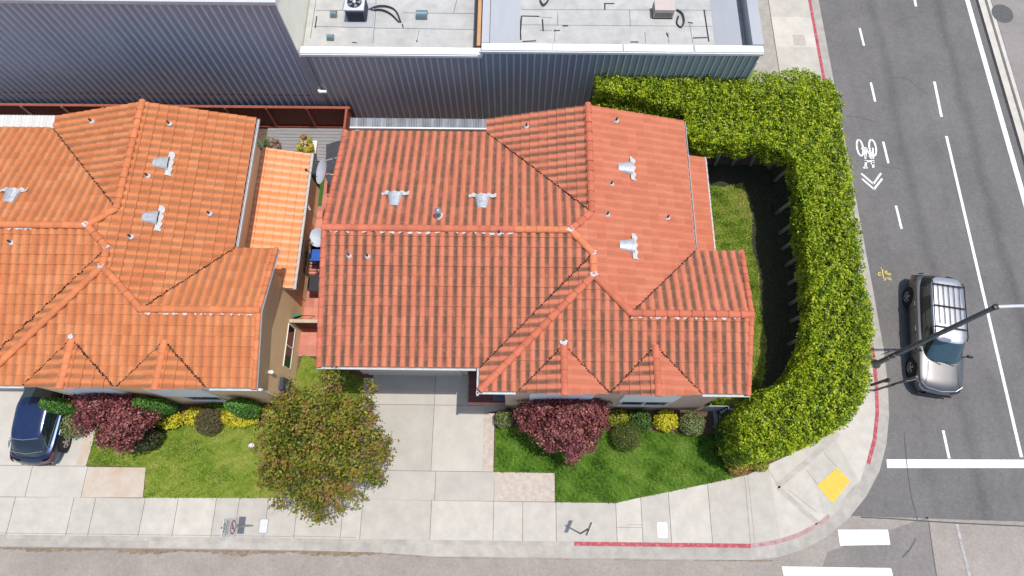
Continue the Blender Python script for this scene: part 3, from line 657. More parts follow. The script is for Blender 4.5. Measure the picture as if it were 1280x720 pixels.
for u, v in ((783, 211), (785, 308)): roof_vent(RE, u, v, IE['fE'], (1, 0))
for u, v in ((205, 205), (192, 273)): roof_vent(RW, u, v, IW['fE'], (1, 0))
roof_vent(RW, 16, 245, IW['fN'], (0, 1))
for u, v, f in ((658, 159, 'fW'), (770, 152, 'fE'), (764, 231, 'fE'), (759, 269, 'fE'), (834, 273, 'fE'), (437, 320, 'fS'), (460, 321, 'fS'), (624, 292, 'fS')): pipe_vent(RE, u, v, IE[f])
pipe_vent(RE, 549, 271, IE['fN'], True)
for u, v, f in ((116, 153, 'fW'), (213, 156, 'fE'), (186, 221, 'fE'), (165, 297, 'fE'), (263, 268, 'fE'), (16, 304, 'fS')): pipe_vent(RW, u, v, IW[f])
# wall pieces
def win(parent, c, w, h, face, panes=2):
    """framed window on a wall; face 's' or 'e'"""
    x, y, z = c
    def B(dx, dz, sx, sz, t, off, b):
        if face == 's': b.box((x+dx, y-off, z+dz), (sx, t, sz))
        else: b.box((x+off*.6, y+dx, z+dz), (t*.5, sx, sz))
    b = MB(); fw = .04
    B(0, h/2, w+fw, fw, .07, .02, b); B(0, -h/2, w+fw, fw, .07, .02, b)
    for s in (-1, 1): B(s*w/2, 0, fw, h-fw-.004, .068, .02, b)
    if panes == 2: B(0, 0, .05, h-fw-.004, .06, .02, b)
    o = b.build('window', WHITE, parent)
    b = MB(); B(0, 0, w-fw, h-fw, .02, .004, b); b.build('window_pane', GLASS, o)
    return o
ws = IE['wS2']
win(HE, (G(800, 503, 1.6)[0]+.1, ws, 1.72), 1.8, 1.05, 's')
win(HE, (1.7, ws, 1.65), 1.6, 1.0, 's')
b = MB(); b.box((5.0, ws-.025, 2.95), (2.05, .06, 1.5)); b.build('wall_panel', WHITE, HE)
b = MB(); b.box((1.75, ws-.025, 2.95), (2.3, .06, 1.5)); b.build('wall_panel', WHITE, HE)
wsw = IW['wS2']
for u, dx in ((256, 0), (150, 0)):
    xx = G(u, 498, 1.7)[0]
    win(HW, (xx, wsw, 1.65), 1.35, 1.0, 's', 1)
    b = MB(); b.box((xx-.25, wsw-.025, 2.95), (2.1, .06, 1.5)); b.build('wall_panel', WHITE, HW)
win(HW, (IW['wxE'], 6.0, 1.2), 1.72, .8, 'e')
b = MB()
b.box(((IE['wxW']+IE['wxg'])/2, IE['wS']-.02, 1.1), (3.9, .05, 2.2))
for k in range(3): b.box(((IE['wxW']+IE['wxg'])/2, IE['wS']-.05, .55+.55*k), (3.88, .02, .02))
b.build('garage_door', mk('garage_door_paint', (.5, .44, .38), .6, var=.05), HE)
b = MB(); b.box((-20.3, 6.58, 1.1), (4.6, .05, 2.2)); b.build('garage_door', mk('garage_door_paint', (.5, .44, .38)), HW)
# front porch of the salmon-roofed house
px0, px1, py0, py1 = IE['wxg']+.03, IE['wxp']-.01, 3.95, 6.2
b = MB(); b.prism([(px0, py0+.07), (px1, py0+.07), (px1, py1), (px0, py1)], 0, .17, 0); b.prism([(px0, py0), (px1, py0), (px1, py0+.06), (px0, py0+.06)], 0, .175, 1)
for k in range(6): b.box(((px0+px1)/2, py0+.3+.3*k, .172), (px1-px0-.02, .012, .006), 0, 2)
b.build('porch', [mk('maroon_porch_tile', (.15, .05, .045), .7, var=.25, scale=5), mk('salmon_step_nosing', (.72, .3, .2), .7, var=.15), JOINT], HE)
b = MB(); b.box((-.92, 6.17, 1.2), (.95, .05, 2.05)); d = b.build('front_door', mk('door_brown', (.16, .08, .05), .5), HE)
b = MB(); b.lathe([(.03, 0), (.04, .03), (.001, .05)], (-.6, 6.14, 1.1), 10); b.build('door_handle', GALV, d)
o = MB().box((-.58, 4.45, .185), (.5, .75, .02)).build('door_mat', mk('slate_blue_mat', (.12, .15, .2), .95, fine=.2)); tag(o, 'slate blue door mat on the dark red porch', 'door mat')
for xx in (-4.1, ):
    b = MB(); b.box((xx, IE['wS']-.12, 2.75), (.14, .2, .22)); b.lathe([(.1, 2.84), (.03, 2.95)], (xx, IE['wS']-.12, 0), 8); b.build('wall_lantern', DARK, HE)
b = MB(); b.box((IW['wxE']+.06, G(345, 466, 2.9)[1], 3.0), (.12, .1, .1)); b.lathe([(.001, .1), (.07, .06), (.08, 0), (.06, -.02)], (IW['wxE']+.14, G(345, 466, 2.9)[1], 3.0), 12); b.build('wall_lamp', WHITE, HW, smooth=True, auto=40)
b = MB(); c0 = (IW['wxE']+.55, 3.62, ZE-.1); b.tube([c0, (c0[0], c0[1]+.02, ZE-.25), (IW['wxE']+.06, 3.86, ZE-.95), (IW['wxE']+.05, 3.9, .1)], .045, 8); b.build('downspout', WHITE, HW)
bx = (IW['wxE']+.06, G(352, 483, 1.2)[1]); b = MB(); b.box((bx[0]+.06, bx[1], 1.35), (.14, .5, 1.0)); pnl = b.build('meter_box', mk('navy_meter_box', (.03, .045, .11), .5), HW)
b = MB(); b.box((bx[0]+.14, bx[1]-.1, 1.3), (.03, .12, .3)); b.lathe([(.07, 0), (.07, .05), (.001, .06)], (bx[0]+.14, bx[1]+.1, 1.35), 12, M=((0, 0, 1), (0, 1, 0), (-1, 0, 0))); b.build('meter', GALV, pnl)
# plumbing and bracket on the lean-to wall
b = MB(); lw = IW['xE']+1.46-.38; b.tube([(lw, 12.2, 2.4), (lw+.25, 12.0, 2.4), (lw+.5, 11.55, 2.35)], .04, 8); b.tube([(lw+.02, 10.9, 1.9), (lw+.3, 10.75, 1.9)], .025, 6); b.build('wall_pipe', mk('old_grey_pipe', (.45, .42, .38), .6), HW)
for yy in (10.3, 8.9): win(HW, (lw-.02, yy, 1.6), .8, .7, 'e', 1)
# patio covers at the back
def patio(label, x0, x1, y0, y1, z, mat, rim, posts):
    R = thing('patio_cover', ((x0+x1)/2, (y0+y1)/2, 0), label, 'patio cover', 'patio covers behind the houses')
    b = MB(); n = int((x1-x0)/.055); zs = [z+.035*math.cos(k*PI*.9) for k in range(n+1)]
    for k in range(n):
        xa, xb = x0+(x1-x0)*k/n, x0+(x1-x0)*(k+1)/n
        b.poly([(xa, y0, zs[k]), (xb, y0, zs[k+1]), (xb, y1, zs[k+1]+.06), (xa, y1, zs[k]+.06)])
    b.build('corrugated_sheet', mat, R, smooth=True)
    b = MB(); b.box(((x0+x1)/2, y0-.03, z-.01), (x1-x0, .07, .12)); b.box(((x0+x1)/2, y0+(y1-y0)*.5, z-.09), (x1-x0, .08, .1)); b.build('rim_board', rim, R)
    for xx in posts: b = MB(); b.box((xx, y1-.1, z/2), (.09, .09, z-.05)); b.build('post', WHITE, R)
patio('white corrugated patio cover behind the bright orange roof', -27, -18.02, G(40, 162, 2.6)[1], G(40, 145, 2.6)[1], 2.6, mk('white_corrugated_plastic', (.62, .62, .60), .5, var=.05), WHITE, (-20, -24))
patio('grey sheet patio cover with white edge behind the salmon red roof', G(438, 155, 2.5)[0], -1.0, G(520, 160, 2.5)[1], G(520, 149, 2.5)[1], 2.5, mk('dull_grey_sheet', (.25, .26, .28), .6, var=.25, scale=3, stretch=(1, .3, 1)), WHITE, (-6, -2))
# ------------------------------------------------------------------ warehouses
YW = 17.4
def ribbed(b, x0, x1, z0, z1, pitch, y=YW):
    n = int((x1-x0)/pitch)
    prev = x0
    for k in range(n+1):
        xa = x0+k*pitch
        pr = [(xa, 0), (xa+pitch-.085, 0), (xa+pitch-.08, .07), (xa+pitch-.045, .07), (xa+pitch-.01, 0), (xa+pitch, 0)]
        for (a, da), (c, dc) in zip(pr[:-1], pr[1:]):
            if c > x1+1e-6: break
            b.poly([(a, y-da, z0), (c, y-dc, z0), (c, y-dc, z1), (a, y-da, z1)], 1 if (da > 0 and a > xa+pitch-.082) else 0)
R1 = thing('warehouse', (-30, 28, 0), 'tall warehouse with dark blue grey ribbed metal wall, rising behind the orange roofed house', 'warehouse')
XL, ZL = -8.92, 7.74
b = MB(); ribbed(b, -60, XL-.2, -.1, ZL-.2, .31); b.build('ribbed_metal_wall', [METW, RIB_LIT], R1)
b = MB(); b.box(((-60+XL)/2, YW-.0, 2.12), (51-.3, .02, .035)); b.build('lap_seam', mk('dark_seam', (.05, .052, .06), .6), R1)
b = MB(); b.prism([(-60, YW+.02), (XL, YW+.02), (XL, 60), (-60, 60)], -.1, ZL-.22); b.build('stucco_wall', BEIGE, R1)
b = MB(); b.box(((-60+XL)/2, YW+.03, ZL-.08), (51.2, .24, .16)); b.box((XL-.1, YW+.22+20, ZL-.1), (.3, 40, .21)); b.build('parapet_cap', mk('pale_cap_metal', (.60, .61, .62), .45, metal=.2, var=.05), R1)
b = MB(); b.prism([(-60, YW+.25), (XL-.3, YW+.25), (XL-.3, 60), (-60, 60)], ZL-.6, ZL-.205); b.build('roof', MEMB, R1)
b = MB(); b.box((XL-.09, YW-.035, ZL/2-.1), (.2, .07, ZL-.25)); b.build('corner_trim', METW, R1)
R2 = thing('warehouse', (-5, 28, 0), 'low flat roofed warehouse with a round fan unit, between cream wall and orange flashing', 'warehouse')
X2 = -1.52; Z2 = 5.02
b = MB(); ribbed(b, XL+.28, X2, -.1, Z2-.2, .285); b.build('ribbed_metal_wall', [METR, RIB_LIT], R2)
b = MB(); b.prism([(XL+.02, YW+.02), (X2, YW+.02), (X2, 60), (XL+.02, 60)], -.1, Z2-.42); b.build('core_wall', BEIGE, R2)
b = MB(); b.prism([(XL+.05, YW+.36), (X2-.02, YW+.36), (X2-.02, 60), (XL+.05, 60)], Z2-.4, Z2-.35)
def seams(b, segs, z, w=.02):
    for (u0, v0, u1, v1) in segs: b.strip([G(u0, v0, z), G(u1, v1, z)], w, z+.004, 1)
seams(b, [(388, 48, 395, 0), (392, 33, 440, 34), (428, 13, 431, 0), (466, 35, 596, 37), (466, 54, 470, 12), (470, 0, 470, 6), (521, 52, 524, 38), (567, 16, 571, 0), (504, 16, 596, 17), (395, 13, 430, 13)], Z2-.35, .018)
seams(b, [(521, 50, 521.3, 53), (503, 30, 504, 35), (440, 53, 446, 53.5), (394, 35, 396, 20)], Z2-.348, .05)
b.build('roof', [MEMB, CRACK], R2)
b = MB(); n = 4
for k in range(n):
    xa = XL+.1+(X2+.05-XL)*k/n; xb = XL+.1+(X2+.05-XL)*(k+1)/n-.015; b.box(((xa+xb)/2, YW+.09, Z2-.05), (xb-xa, .33, .09))
b.box(((XL+X2)/2+.1, YW-.09, Z2-.13), (X2-XL, .03, .12))
b.build('parapet_cap', WHITE, R2)
b = MB(); b.box((XL+.14, YW-.04, Z2/2-.1), (.26, .08, Z2-.25)); b.build('corner_trim', mk('grey_trim_metal', (.36, .36, .38), .5, metal=.2), R2)
b = MB(); b.box((XL+.35, YW-.16, 2.6), (.34, .12, .08)); b.box((XL+.2, YW-.1, 2.62), (.1, .16, .1)); b.build('wall_floodlight', WHITE, R2)
R3 = thing('warehouse', (4, 28, 0), 'flat roofed warehouse with white parapet cap beside the avenue, behind the hedge', 'warehouse')
X3, Z3 = 9.95, 5.3
b = MB(); ribbed(b, X2+.02, X3-.06, -.1, Z3-.2, .285); b.build('ribbed_metal_wall', [mk('slate_metal_siding', (.33, .39, .43), .42, metal=.15, var=.1, scale=.9, spec=.5, stretch=(1, 1, .25)), RIB_LIT], R3)
b = MB(); b.prism([(X2+.02, YW+.02), (X3, YW+.02), (X3, 60), (X2+.02, 60)], -.1, Z3-.72); b.build('core_wall', BEIGE, R3)
zr3 = Z3-.65; xa, xb = G(650, 40, zr3)[0], G(892, 40, zr3)[0]
b = MB(); b.prism([(X2+.4, YW+.3), (X3-.4, YW+.3), (X3-.4, 60), (X2+.4, 60)], zr3-.05, zr3, 0)
seams(b, [(652, 12, 962-10, 13), (652, 31, 890, 33), (697, 16, 697, 32), (694, 35, 693, 52), (787, 13, 788, 33), (835, 40, 836, 54), (862, 30, 866, 54), (806, 40, 807, 54), (670, 21, 690, 22), (675, 38, 690, 38)], zr3, .016)
seams(b, [(652, 20, 674, 20.5), (651, 50, 649, 14), (653, 52, 670, 51), (756, 5, 756, 12), (650, 46, 652, 20), (692, 38.5, 700, 38), (678, 24, 679, 39), (866, 47.5, 884, 47), (788, 52.5, 798, 52.5), (886, 52, 880, 12), (755, 4.5, 768, 4.5), (833, 41, 835, 46), (703, 32.5, 710, 32.5), (860, 28, 866, 29)], zr3+.001, .06)
b.build('roof', [MEMB, CRACK], R3)
b = MB()
b.poly([(X2+.42, YW+.35, Z3-.1), (xa, YW+.35, zr3+.006), (xa, 60, zr3+.006), (X2+.42, 60, Z3-.1)]); b.poly([(xb, YW+.35, zr3+.006), (X3-.72, YW+.35, Z3-.32), (X3-.72, 60, Z3-.32), (xb, 60, zr3+.006)])
b.build('sloped_membrane', MEMB2, R3)
b = MB(); b.prism([(X2+.09, YW+.3), (X2+.4, YW+.3), (X2+.4, 60), (X2+.09, 60)], zr3-.4, Z3-.03); b.prism([(X3-.42, YW+.3), (X3-.02, YW+.3), (X3-.02, 60), (X3-.42, 60)], zr3-.4, Z3-.03); b.build('parapet', mk('pale_grey_parapet', (.42, .42, .43), .7, var=.05), R3)
b = MB(); b.prism([(X2-.12, YW+.35), (X2+.03, YW+.35), (X2+.03, 60), (X2-.12, 60)], Z2-.3, Z2+.02); b.build('parapet_flashing', mk('orange_wood_flashing', (.52, .28, .13), .8, var=.12, scale=3), R3)
b = MB(); b.prism([(X2+.035, YW+.35), (X2+.085, YW+.35), (X2+.085, 60), (X2+.035, 60)], Z2-.2, Z2+.04); b.prism([(X2-.24, YW+.35), (X2-.125, YW+.35), (X2-.125, 60), (X2-.24, 60)], Z2-.3, Z2-.05); b.build('parapet_gap', CRACK, R3)
b = MB()
for k in range(4):
    p, q2 = X2+.1+(X3-X2)*k/4, X2+.1+(X3-X2-.12)*(k+1)/4-.012; b.box(((p+q2)/2, YW+.09, Z3-.05), (q2-p, .33, .09))
b.box(((X2+X3)/2, YW-.09, Z3-.13), (X3-X2, .03, .12)); b.build('parapet_cap', WHITE, R3)
b = MB(); b.box((X3-.22, YW+.28+20, Z3+.0), (.45, 40, .06)); b.build('parapet_cap', MEMB2, R3)
def ac_box(label, u, v, s, z, col, fan):
    x, y = G(u, v, z+s[2]/2); R = thing('air_conditioner', (x, y, z), label, 'air conditioner')
    b = MB(); b.box((x, y, z+.04+s[2]/2), s)
    o = b.build('cabinet', mk(label[:12]+' cabinet', col, .5, var=.06), R)
    b = MB(); b.box((x, y-.02, z+.02), (s[0]+.5*bool(fan)+.02, s[1]+.5*bool(fan), .04)); b.build('mounting_pad', MEMB2 if fan else CRACK, R)
    b = MB()
    for k in range(9): b.box((x, y-s[1]/2-.012, z+.12+(s[2]-.2)*k/8), (s[0]-.1, .02, .02))
    for k in range(9):
        for sx in (-1, 1): b.box((x+sx*(s[0]/2+.012), y, z+.12+(s[2]-.2)*k/8), (.02, s[1]-.1, .02))
    b.build('louvre', mk('dark_louvre', (.05, .055, .075), .6) if fan else mk('tan_louvre', (.3, .26, .23), .6), R)
    if fan:
        zt = z+s[2]+.045
        b = MB(); b.box((x, y, zt+.03), (s[0]+.04, s[1]+.04, .06)); b.build('top_panel', mk('pale_lilac_panel', (.55, .55, .62), .5), R)
        b = MB(); b.lathe([(.3, zt+.064), (.001, zt+.065)], (x, y, 0), 24); f = b.build('fan_well', DARK, R)
        b = MB()
        for k in range(5):
            t = k*2*PI/5; b.poly([(x+.06*math.cos(t), y+.06*math.sin(t), zt+.07), (x+.27*math.cos(t-.25), y+.27*math.sin(t-.25), zt+.07), (x+.27*math.cos(t+.3), y+.27*math.sin(t+.3), zt+.09)])
        b.build('fan_blade', mk('fan_grey', (.35, .37, .4), .5), R)
        b = MB(); b.lathe([(.07, zt+.07), (.07, zt+.11), (.001, zt+.12)], (x, y, 0), 12); b.build('fan_hub', WHITE, R)
        b = MB()
        for r in (.12, .2, .28): b.lathe([(r-.006, zt+.12), (r+.006, zt+.12)], (x, y, 0), 24)
        for k in range(8): b.box((x+.17*math.cos(k*PI/4), y+.17*math.sin(k*PI/4), zt+.12), (.28, .008, .006), k*PI/4)
        b.build('fan_guard', DARK, R)
ac_box('condenser with round fan on a grey pad, on the low warehouse roof', 446, 12, (.78, .78, .62), Z2-.35, (.09, .095, .13), True)
ac_box('beige boxy unit with black cable loops, on the roof beside the avenue', 829, 12, (.82, .55, .45), zr3, (.5, .42, .37), False)
def vent_box(u, v, label, sx, sy, z):
    x, y = G(u, v, z); R = thing('roof_hatch', (x, y, z), label, 'roof vent', 'small vents on the low warehouse roof')
    b = MB(); b.box((x, y, z+.1), (sx, sy, .2)); b.build('curb', MEMB2, R)
    b = MB(); b.lathe([(sy/2+.02, -sx/2-.02), (sy/2+.02, sx/2+.02)], (x, y, z+.14), 14, M=((0, 0, 1), (1, 0, 0), (0, 1, 0))); b.build('curved_lid', mk('teal_grey_sheet', (.2, .29, .31), .35, metal=.5), R, smooth=True)
vent_box(528, 21, 'largest square roof vent with curved teal lid, on the low warehouse roof', .42, .3, Z2-.35)
vent_box(418, 20, 'small teal lidded roof vent left of the round fan unit', .22, .2, Z2-.35)
vent_box(414, 49, 'small teal lidded roof vent nearest the white parapet cap', .24, .16, Z2-.35)
for lab, pts, z in (('thick black hose looping across the roof from the round fan unit', [(461, 12), (472, 7.5), (485, 8), (495, 14), (501, 28)], Z2-.3), ('thinner black hose beside the looped hose on the low roof', [(464, 13), (476, 12), (488, 17), (499, 28)], Z2-.31), ('black cable loop beside the beige roof unit', [(846, 12), (853, 17), (855, 27), (851, 34), (846, 29), (848, 20)], zr3+.05), ('black cable loop at the top of the roof beside the avenue', [(675, 0), (679, 6), (684, 2), (686, -3)], zr3+.05)):
    P_ = [np.array(G3(u, v, z+.03*math.sin(i*1.3))) for i, (u, v) in enumerate(pts)]; pp = []
    for i in range(len(P_)-1):
        p0, p1, p2, p3 = P_[max(i-1, 0)], P_[i], P_[i+1], P_[min(i+2, len(P_)-1)]
        for t in np.linspace(0, 1, 7)[:-1]: pp.append(.5*(2*p1+(p2-p0)*t+(2*p0-5*p1+4*p2-p3)*t*t+(3*p1-p0-3*p2+p3)*t**3))
    pp.append(P_[-1]); o = MB().tube(pp, .035, 8).build('roof_hose', DARK, smooth=True); tag(o, lab, 'hose', 'hoses on the warehouse roofs')
# ------------------------------------------------------------------ lawns and beds
def area_noise(X, Y, s, seed): return lump(X, Y, X*0, s, seed)
def grassmat(name, c0, c1, c2):
    m = bpy.data.materials.new(name); nt, N, L, P = nodes(m); P.inputs['Roughness'].default_value = .9; P.inputs['Specular IOR Level'].default_value = .1
    tc = N.new('ShaderNodeTexCoord'); n = N.new('ShaderNodeTexNoise'); n.inputs['Scale'].default_value = 1.6; n.inputs['Detail'].default_value = 8; n.inputs['Roughness'].default_value = .75; L.new(tc.outputs['Object'], n.inputs['Vector'])
    r = N.new('ShaderNodeValToRGB'); e = r.color_ramp.elements; e.new(.5)
    for i, c in enumerate((c0, c1, c2)): e[i].position = (.3, .5, .7)[i]; e[i].color = (*c, 1)
    L.new(n.outputs['Fac'], r.inputs[0]); L.new(r.outputs[0], P.inputs['Base Color']); return m
def lawn(label, poly, n, h, gm, bladecols, seed, dry=.5, lean=.5):
    MB().poly([(x, y, .004) for x, y in poly] if sum(poly[i][0]*poly[(i+1) % len(poly)][1]-poly[(i+1) % len(poly)][0]*poly[i][1] for i in range(len(poly))) > 0 else [(x, y, .004) for x, y in poly][::-1]).build('lawn', gm, kind='structure')
    a = np.array(poly); lo, hi = a.min(0), a.max(0); X = RN.uniform(lo[0], hi[0], n*3); Y = RN.uniform(lo[1], hi[1], n*3); k = inpoly(X, Y, poly); X, Y = X[k][:n], Y[k][:n]; m = len(X); X = X+RN.normal(0, .022, m); Y = Y+RN.normal(0, .022, m)
    ang = RN.uniform(0, 2*PI, m); ln = RN.uniform(.5, 1.3, m)*h*(1+.35*area_noise(X, Y, 1.2, seed)); w = .014+RN.uniform(0, .016, m)
    dx, dy = np.cos(ang), np.sin(ang); le = RN.uniform(.2, 1, m)*lean*ln*1.6
    Z0 = np.full(m, .0)
    V = np.stack([np.stack([X-dy*w, Y+dx*w, Z0], -1), np.stack([X+dy*w, Y-dx*w, Z0], -1), np.stack([X+dx*le, Y+dy*le, ln], -1)], 1).reshape(-1, 3)
    t = np.clip(.5+.42*area_noise(X, Y, 1.3, seed+1)+.36*area_noise(X, Y, 4.5, seed+2)+.24*area_noise(X, Y, 13., seed+5)+.22*area_noise(X, Y, 38., seed+6)+RN.normal(0, .16, m)+(dry-.5), 0, 1)
    o = npmesh('grass', V, np.arange(m*3).reshape(m, 3), leafmat('grass blades '+str(seed), bladecols, .6, .3), tint=t)
    tag(o, label, 'grass', kind='stuff')
gE = [(-.7, 1.29), (1.7, 1.29), (1.7, .19), (4.06, G(765, 628.5)[1]+.02), G(800, 621.5), G(835, 614.5), G(880, 605), G(918, 597), G(905, 575), G(893, 545), G(885, 545), (4.5, 3.05), (-.3, 3.05), (-.7, 3.0)]
lawn('deep green front lawn below the salmon roofed house', gE, 52000, .055, grassmat('lawn_green', (.04, .08, .012), (.08, .17, .022), (.14, .25, .045)), [(.055, .13, .013), (.16, .31, .03), (.28, .45, .06), (.44, .54, .13)], 3, .46)
gW = [(-16.98, 1.35), (-14.6, 1.33), (-14.47, .17), (-9.7, .21), (-8.05, .22), (-8.05, 1.3), (-6.28, 1.33), (-6.28, 5.0), (-8.9, 5.95), (-9.25, 4.2), (-9.3, 3.2), (-16.7, 2.95), (-16.95, 2.8)]
lawn('yellowing front lawn around the rust leaved tree', gW, 60000, .045, grassmat('lawn_yellow_green', (.08, .12, .016), (.18, .24, .035), (.30, .29, .085)), [(.08, .17, .014), (.20, .34, .03), (.37, .46, .065), (.58, .53, .18)], 9, .55)
gB = [(7.45, 14.1), (8.6, 14.3), (9.6, 14.1), (10.6, 14.3), (10.8, 12.6), (10.6, 11.2), (10.8, 9.8), (10.62, 8.2), (10.75, 6.8), (10.5, 5.4), (9.9, 4.1), (8.3, 4.0), (7.55, 5.0)]
lawn('shaggy side lawn between the salmon roofed house and the tall hedge', gB, 60000, .085, MATS['grass blades 3'] and grassmat('side_lawn', (.09, .13, .02), (.2, .28, .045), (.3, .32, .09)), [(.10, .19, .02), (.28, .42, .045), (.46, .55, .09), (.6, .55, .2)], 21, .55)
def bed(pts): MB().poly([(x, y, .0) for x, y in pts]).build('planting_bed', SOIL, kind='structure')
bed([(-.3, 3.0), (7.9, 3.0), (7.9, 3.84), (-.3, 3.84)]); bed([(-16.9, 2.85), (-9.2, 3.1), (-9.2, 3.9), (-16.9, 3.9)])
def litter(label, x0, x1, y0, y1, n, cols):
    P_ = np.stack([RN.uniform(x0, x1, n), RN.uniform(y0, y1, n), RN.uniform(.005, .03, n)], -1); tag(leaves('leaf_litter', P_, np.tile((0, 0, 1.), (n, 1)), .06, leafmat('fallen leaves '+label[:9], cols, .8, .1), None, .5, .35), label, 'leaf litter', kind='stuff')
litter('fallen leaves and bark in the bed of the salmon roofed house', -.3, 7.9, 2.95, 3.82, 2600, [(.06, .035, .02), (.2, .12, .07), (.35, .24, .14)])
litter('dry leaves in the bed along the tan house', -16.8, -9.3, 2.95, 3.82, 2600, [(.06, .035, .02), (.22, .14, .07), (.4, .3, .12)])
MB().poly([(9.8, 3.95, .0), (13.0, 3.95, .0), (13.0, 15.3, .0), (7.5, 15.3, .0), (7.5, 13.4, .0), (10.4, 13.4, .0)]).build('hedge_shade_ground', mk('hedge_shade_soil', (.035, .036, .018), .95, var=.4, scale=7), kind='structure')  # the hedge's cast shade painted as near-black ground
litter('fallen hedge leaves on the bare soil under the tall hedge', 10.6, 13.0, 4.0, 15.2, 5200, [(.015, .022, .008), (.05, .06, .018), (.14, .13, .045)])  # leaf colours darkened to go with the painted hedge shade; the ground there is shaded grass, not bare soil
# alley paving
b = MB()
for i in range(6):
    for j in range(23):
        x, y = -9.12+.42*i, 5.95+.42*j
        if x < -6.35 and y < 15.1: b.poly([(x+.008, y+.008, .004), (x+.412, y+.008, .004), (x+.412, y+.412, .004), (x+.008, y+.412, .004)], 0, RN.choice([.1, .5, .95, .8]))
b.poly([(-9.2, 5.9, .0), (-6.3, 5.9, .0), (-6.3, 15.3, .0), (-9.2, 15.3, .0)], 1); b.build('alley_paving', [BRICK, mk('pink_grout', (.42, .25, .2), .9)], kind='structure')
R = thing('wooden_deck', (-9.3, 16.2, 0), 'weathered grey plank deck at the fence end of the alley', 'deck')
b = MB(); y = 15.25
while y < 17.0: b.box((-9.7, y+.085, .035), (4.4, .165, .05)); y += .18
b.build('plank', DECKW, R)
R = thing('wooden_fence', (-17, 17.1, 0), 'red brown board fence with lighter rails along the warehouse wall', 'fence')
b = MB(); x = -27
while x < -7.6: b.box((x+.07, 17.12, .8), (.135, .025, 1.55)); x += .14
b.build('fence_board', WOODR, R)
b = MB(); b.box((-17.3, 17.1, 1.62), (19.4, .13, .05)); b.box((-17.3, 17.05, .12), (19.4, .06, .12)); b.build('fence_rail', WOODL, R)
for k in range(11):
    b = MB(); b.box((-26.4+1.87*k, 17.05, .8), (.085, .085, 1.6)); b.build('fence_post', mk('pale_fence_post', (.40, .27, .2), .85) if k < 6 else WOODL, R)
R = thing('side_fence', (-7.75, 16, 0), 'short red wooden fence panel closing the alley at the grey patio cover', 'fence')
b = MB()
for k in range(12): b.box((-7.72, 15.4+.14*k, .85), (.03, .13, 1.6))
b.build('fence_board', WOODL, R); b = MB(); b.box((-7.72, 16.2, 1.68), (.1, 1.75, .05)); b.build('fence_rail', WOODL, R)
# side gate
R = thing('side_gate', (-8.2, 7.2, 0), 'brown wooden side gate with pale frame between the two houses', 'gate')
gy = 7.0
b = MB(); b.box((-9.05, gy, .75), (.1, .12, 1.5)); b.box((-6.4, gy, .75), (.1, .12, 1.5)); b.box((-7.7, gy, 1.5), (2.8, .14, .08)); b.build('gate_frame', mk('pale_gate_frame', (.5, .4, .3), .8), R)
b = MB()
for k in range(16): b.box((-8.9+.16*k, gy, .72), (.15, .04, 1.35))
b.build('gate_board', WOODR, R); b = MB(); b.box((-7.7, gy-.04, .5), (2.6, .04, .1)); b.build('gate_rail', WOODL, R)
def potted(name, label, x, y, pr, ph, square, pcol, fol):
    R = thing(name, (x, y, .004), label, 'potted plant', 'potted plants in the alley')
    b = MB()
    if square:
        b.prism([(x-pr, y-pr), (x+pr, y-pr), (x+pr, y+pr), (x-pr, y+pr)], .01, ph-.06); b.prism([(x-pr-.03, y-pr-.03), (x+pr+.03, y-pr-.03), (x+pr+.03, y+pr+.03), (x-pr-.03, y+pr+.03)], ph-.06, ph)
    else: b.lathe([(pr*.7, .01), (pr, ph-.05), (pr*1.08, ph-.05), (pr*1.08, ph), (pr*.85, ph), (pr*.85, ph-.05), (.001, ph-.05)], (x, y, 0), 14)
    b.build('pot', mk(label[:14]+' pot', pcol, .7), R); fol(R, x, y, ph)
def rosettes(n, r, sz, mat, up=.25):
    def f(R, x, y, z):
        P_, N_ = [], []
        for k in range(n):
            a = RN.uniform(0, 2*PI); q = r*math.sqrt(RN.uniform()); c = np.array((x+q*math.cos(a), y+q*math.sin(a), z+RN.uniform(.0, up)))
            for j in range(12):
                t = 2*PI*j/12+RN.uniform(-.2, .2); d = np.array((math.cos(t), math.sin(t), .5)); P_.append(c+d*sz*.5*RN.uniform(.4, 1)); N_.append((-d[0]*.5, -d[1]*.5, 1))
        leaves('foliage', np.array(P_), np.array(N_), sz, mat, R, .5, .25)
    return f
def spiky(n, ln, mat):
    def f(R, x, y, z):
        V, Fq = [], []
        for k in range(n):
            t = RN.uniform(0, 2*PI); e = RN.uniform(.35, 1.2); d = np.array((math.cos(t)*math.cos(e), math.sin(t)*math.cos(e), math.sin(e))); s = np.array((-math.sin(t), math.cos(t), 0))*.022; o = np.array((x, y, z)); L_ = ln*RN.uniform(.7, 1.1); i = len(V)
            V += [o-s, o+s, o+d*L_*.6+s*.8-np.array((0, 0, .02)), o+d*L_*.6-s*.8-np.array((0, 0, .02))]; Fq.append((i, i+1, i+2, i+3)); V += [o+d*L_+np.array((0, 0, -.1)), o+d*L_+np.array((0, 0, -.1))+s*.1]; Fq.append((i+3, i+2, i+5, i+4))
        npmesh('foliage', np.array(V), np.array(Fq), mat, R, tint=RN.uniform(0, 1, len(Fq)))
    return f
YSUC = leafmat('yellow_green_succulent', [(.2, .2, .02), (.42, .38, .04), (.5, .3, .06)]); PSUC = leafmat('pink_grey_succulent', [(.2, .12, .09), (.38, .22, .18), (.2, .25, .12)]); AGAV = leafmat('blue_green_blades', [(.05, .09, .05), (.12, .18, .08), (.2, .24, .1)])
potted('potted_plant', 'yellow green succulent in a square white planter on the grey deck', *G(385, 185, .4), .36, .42, True, (.75, .74, .7), rosettes(26, .36, .2, YSUC, .2))
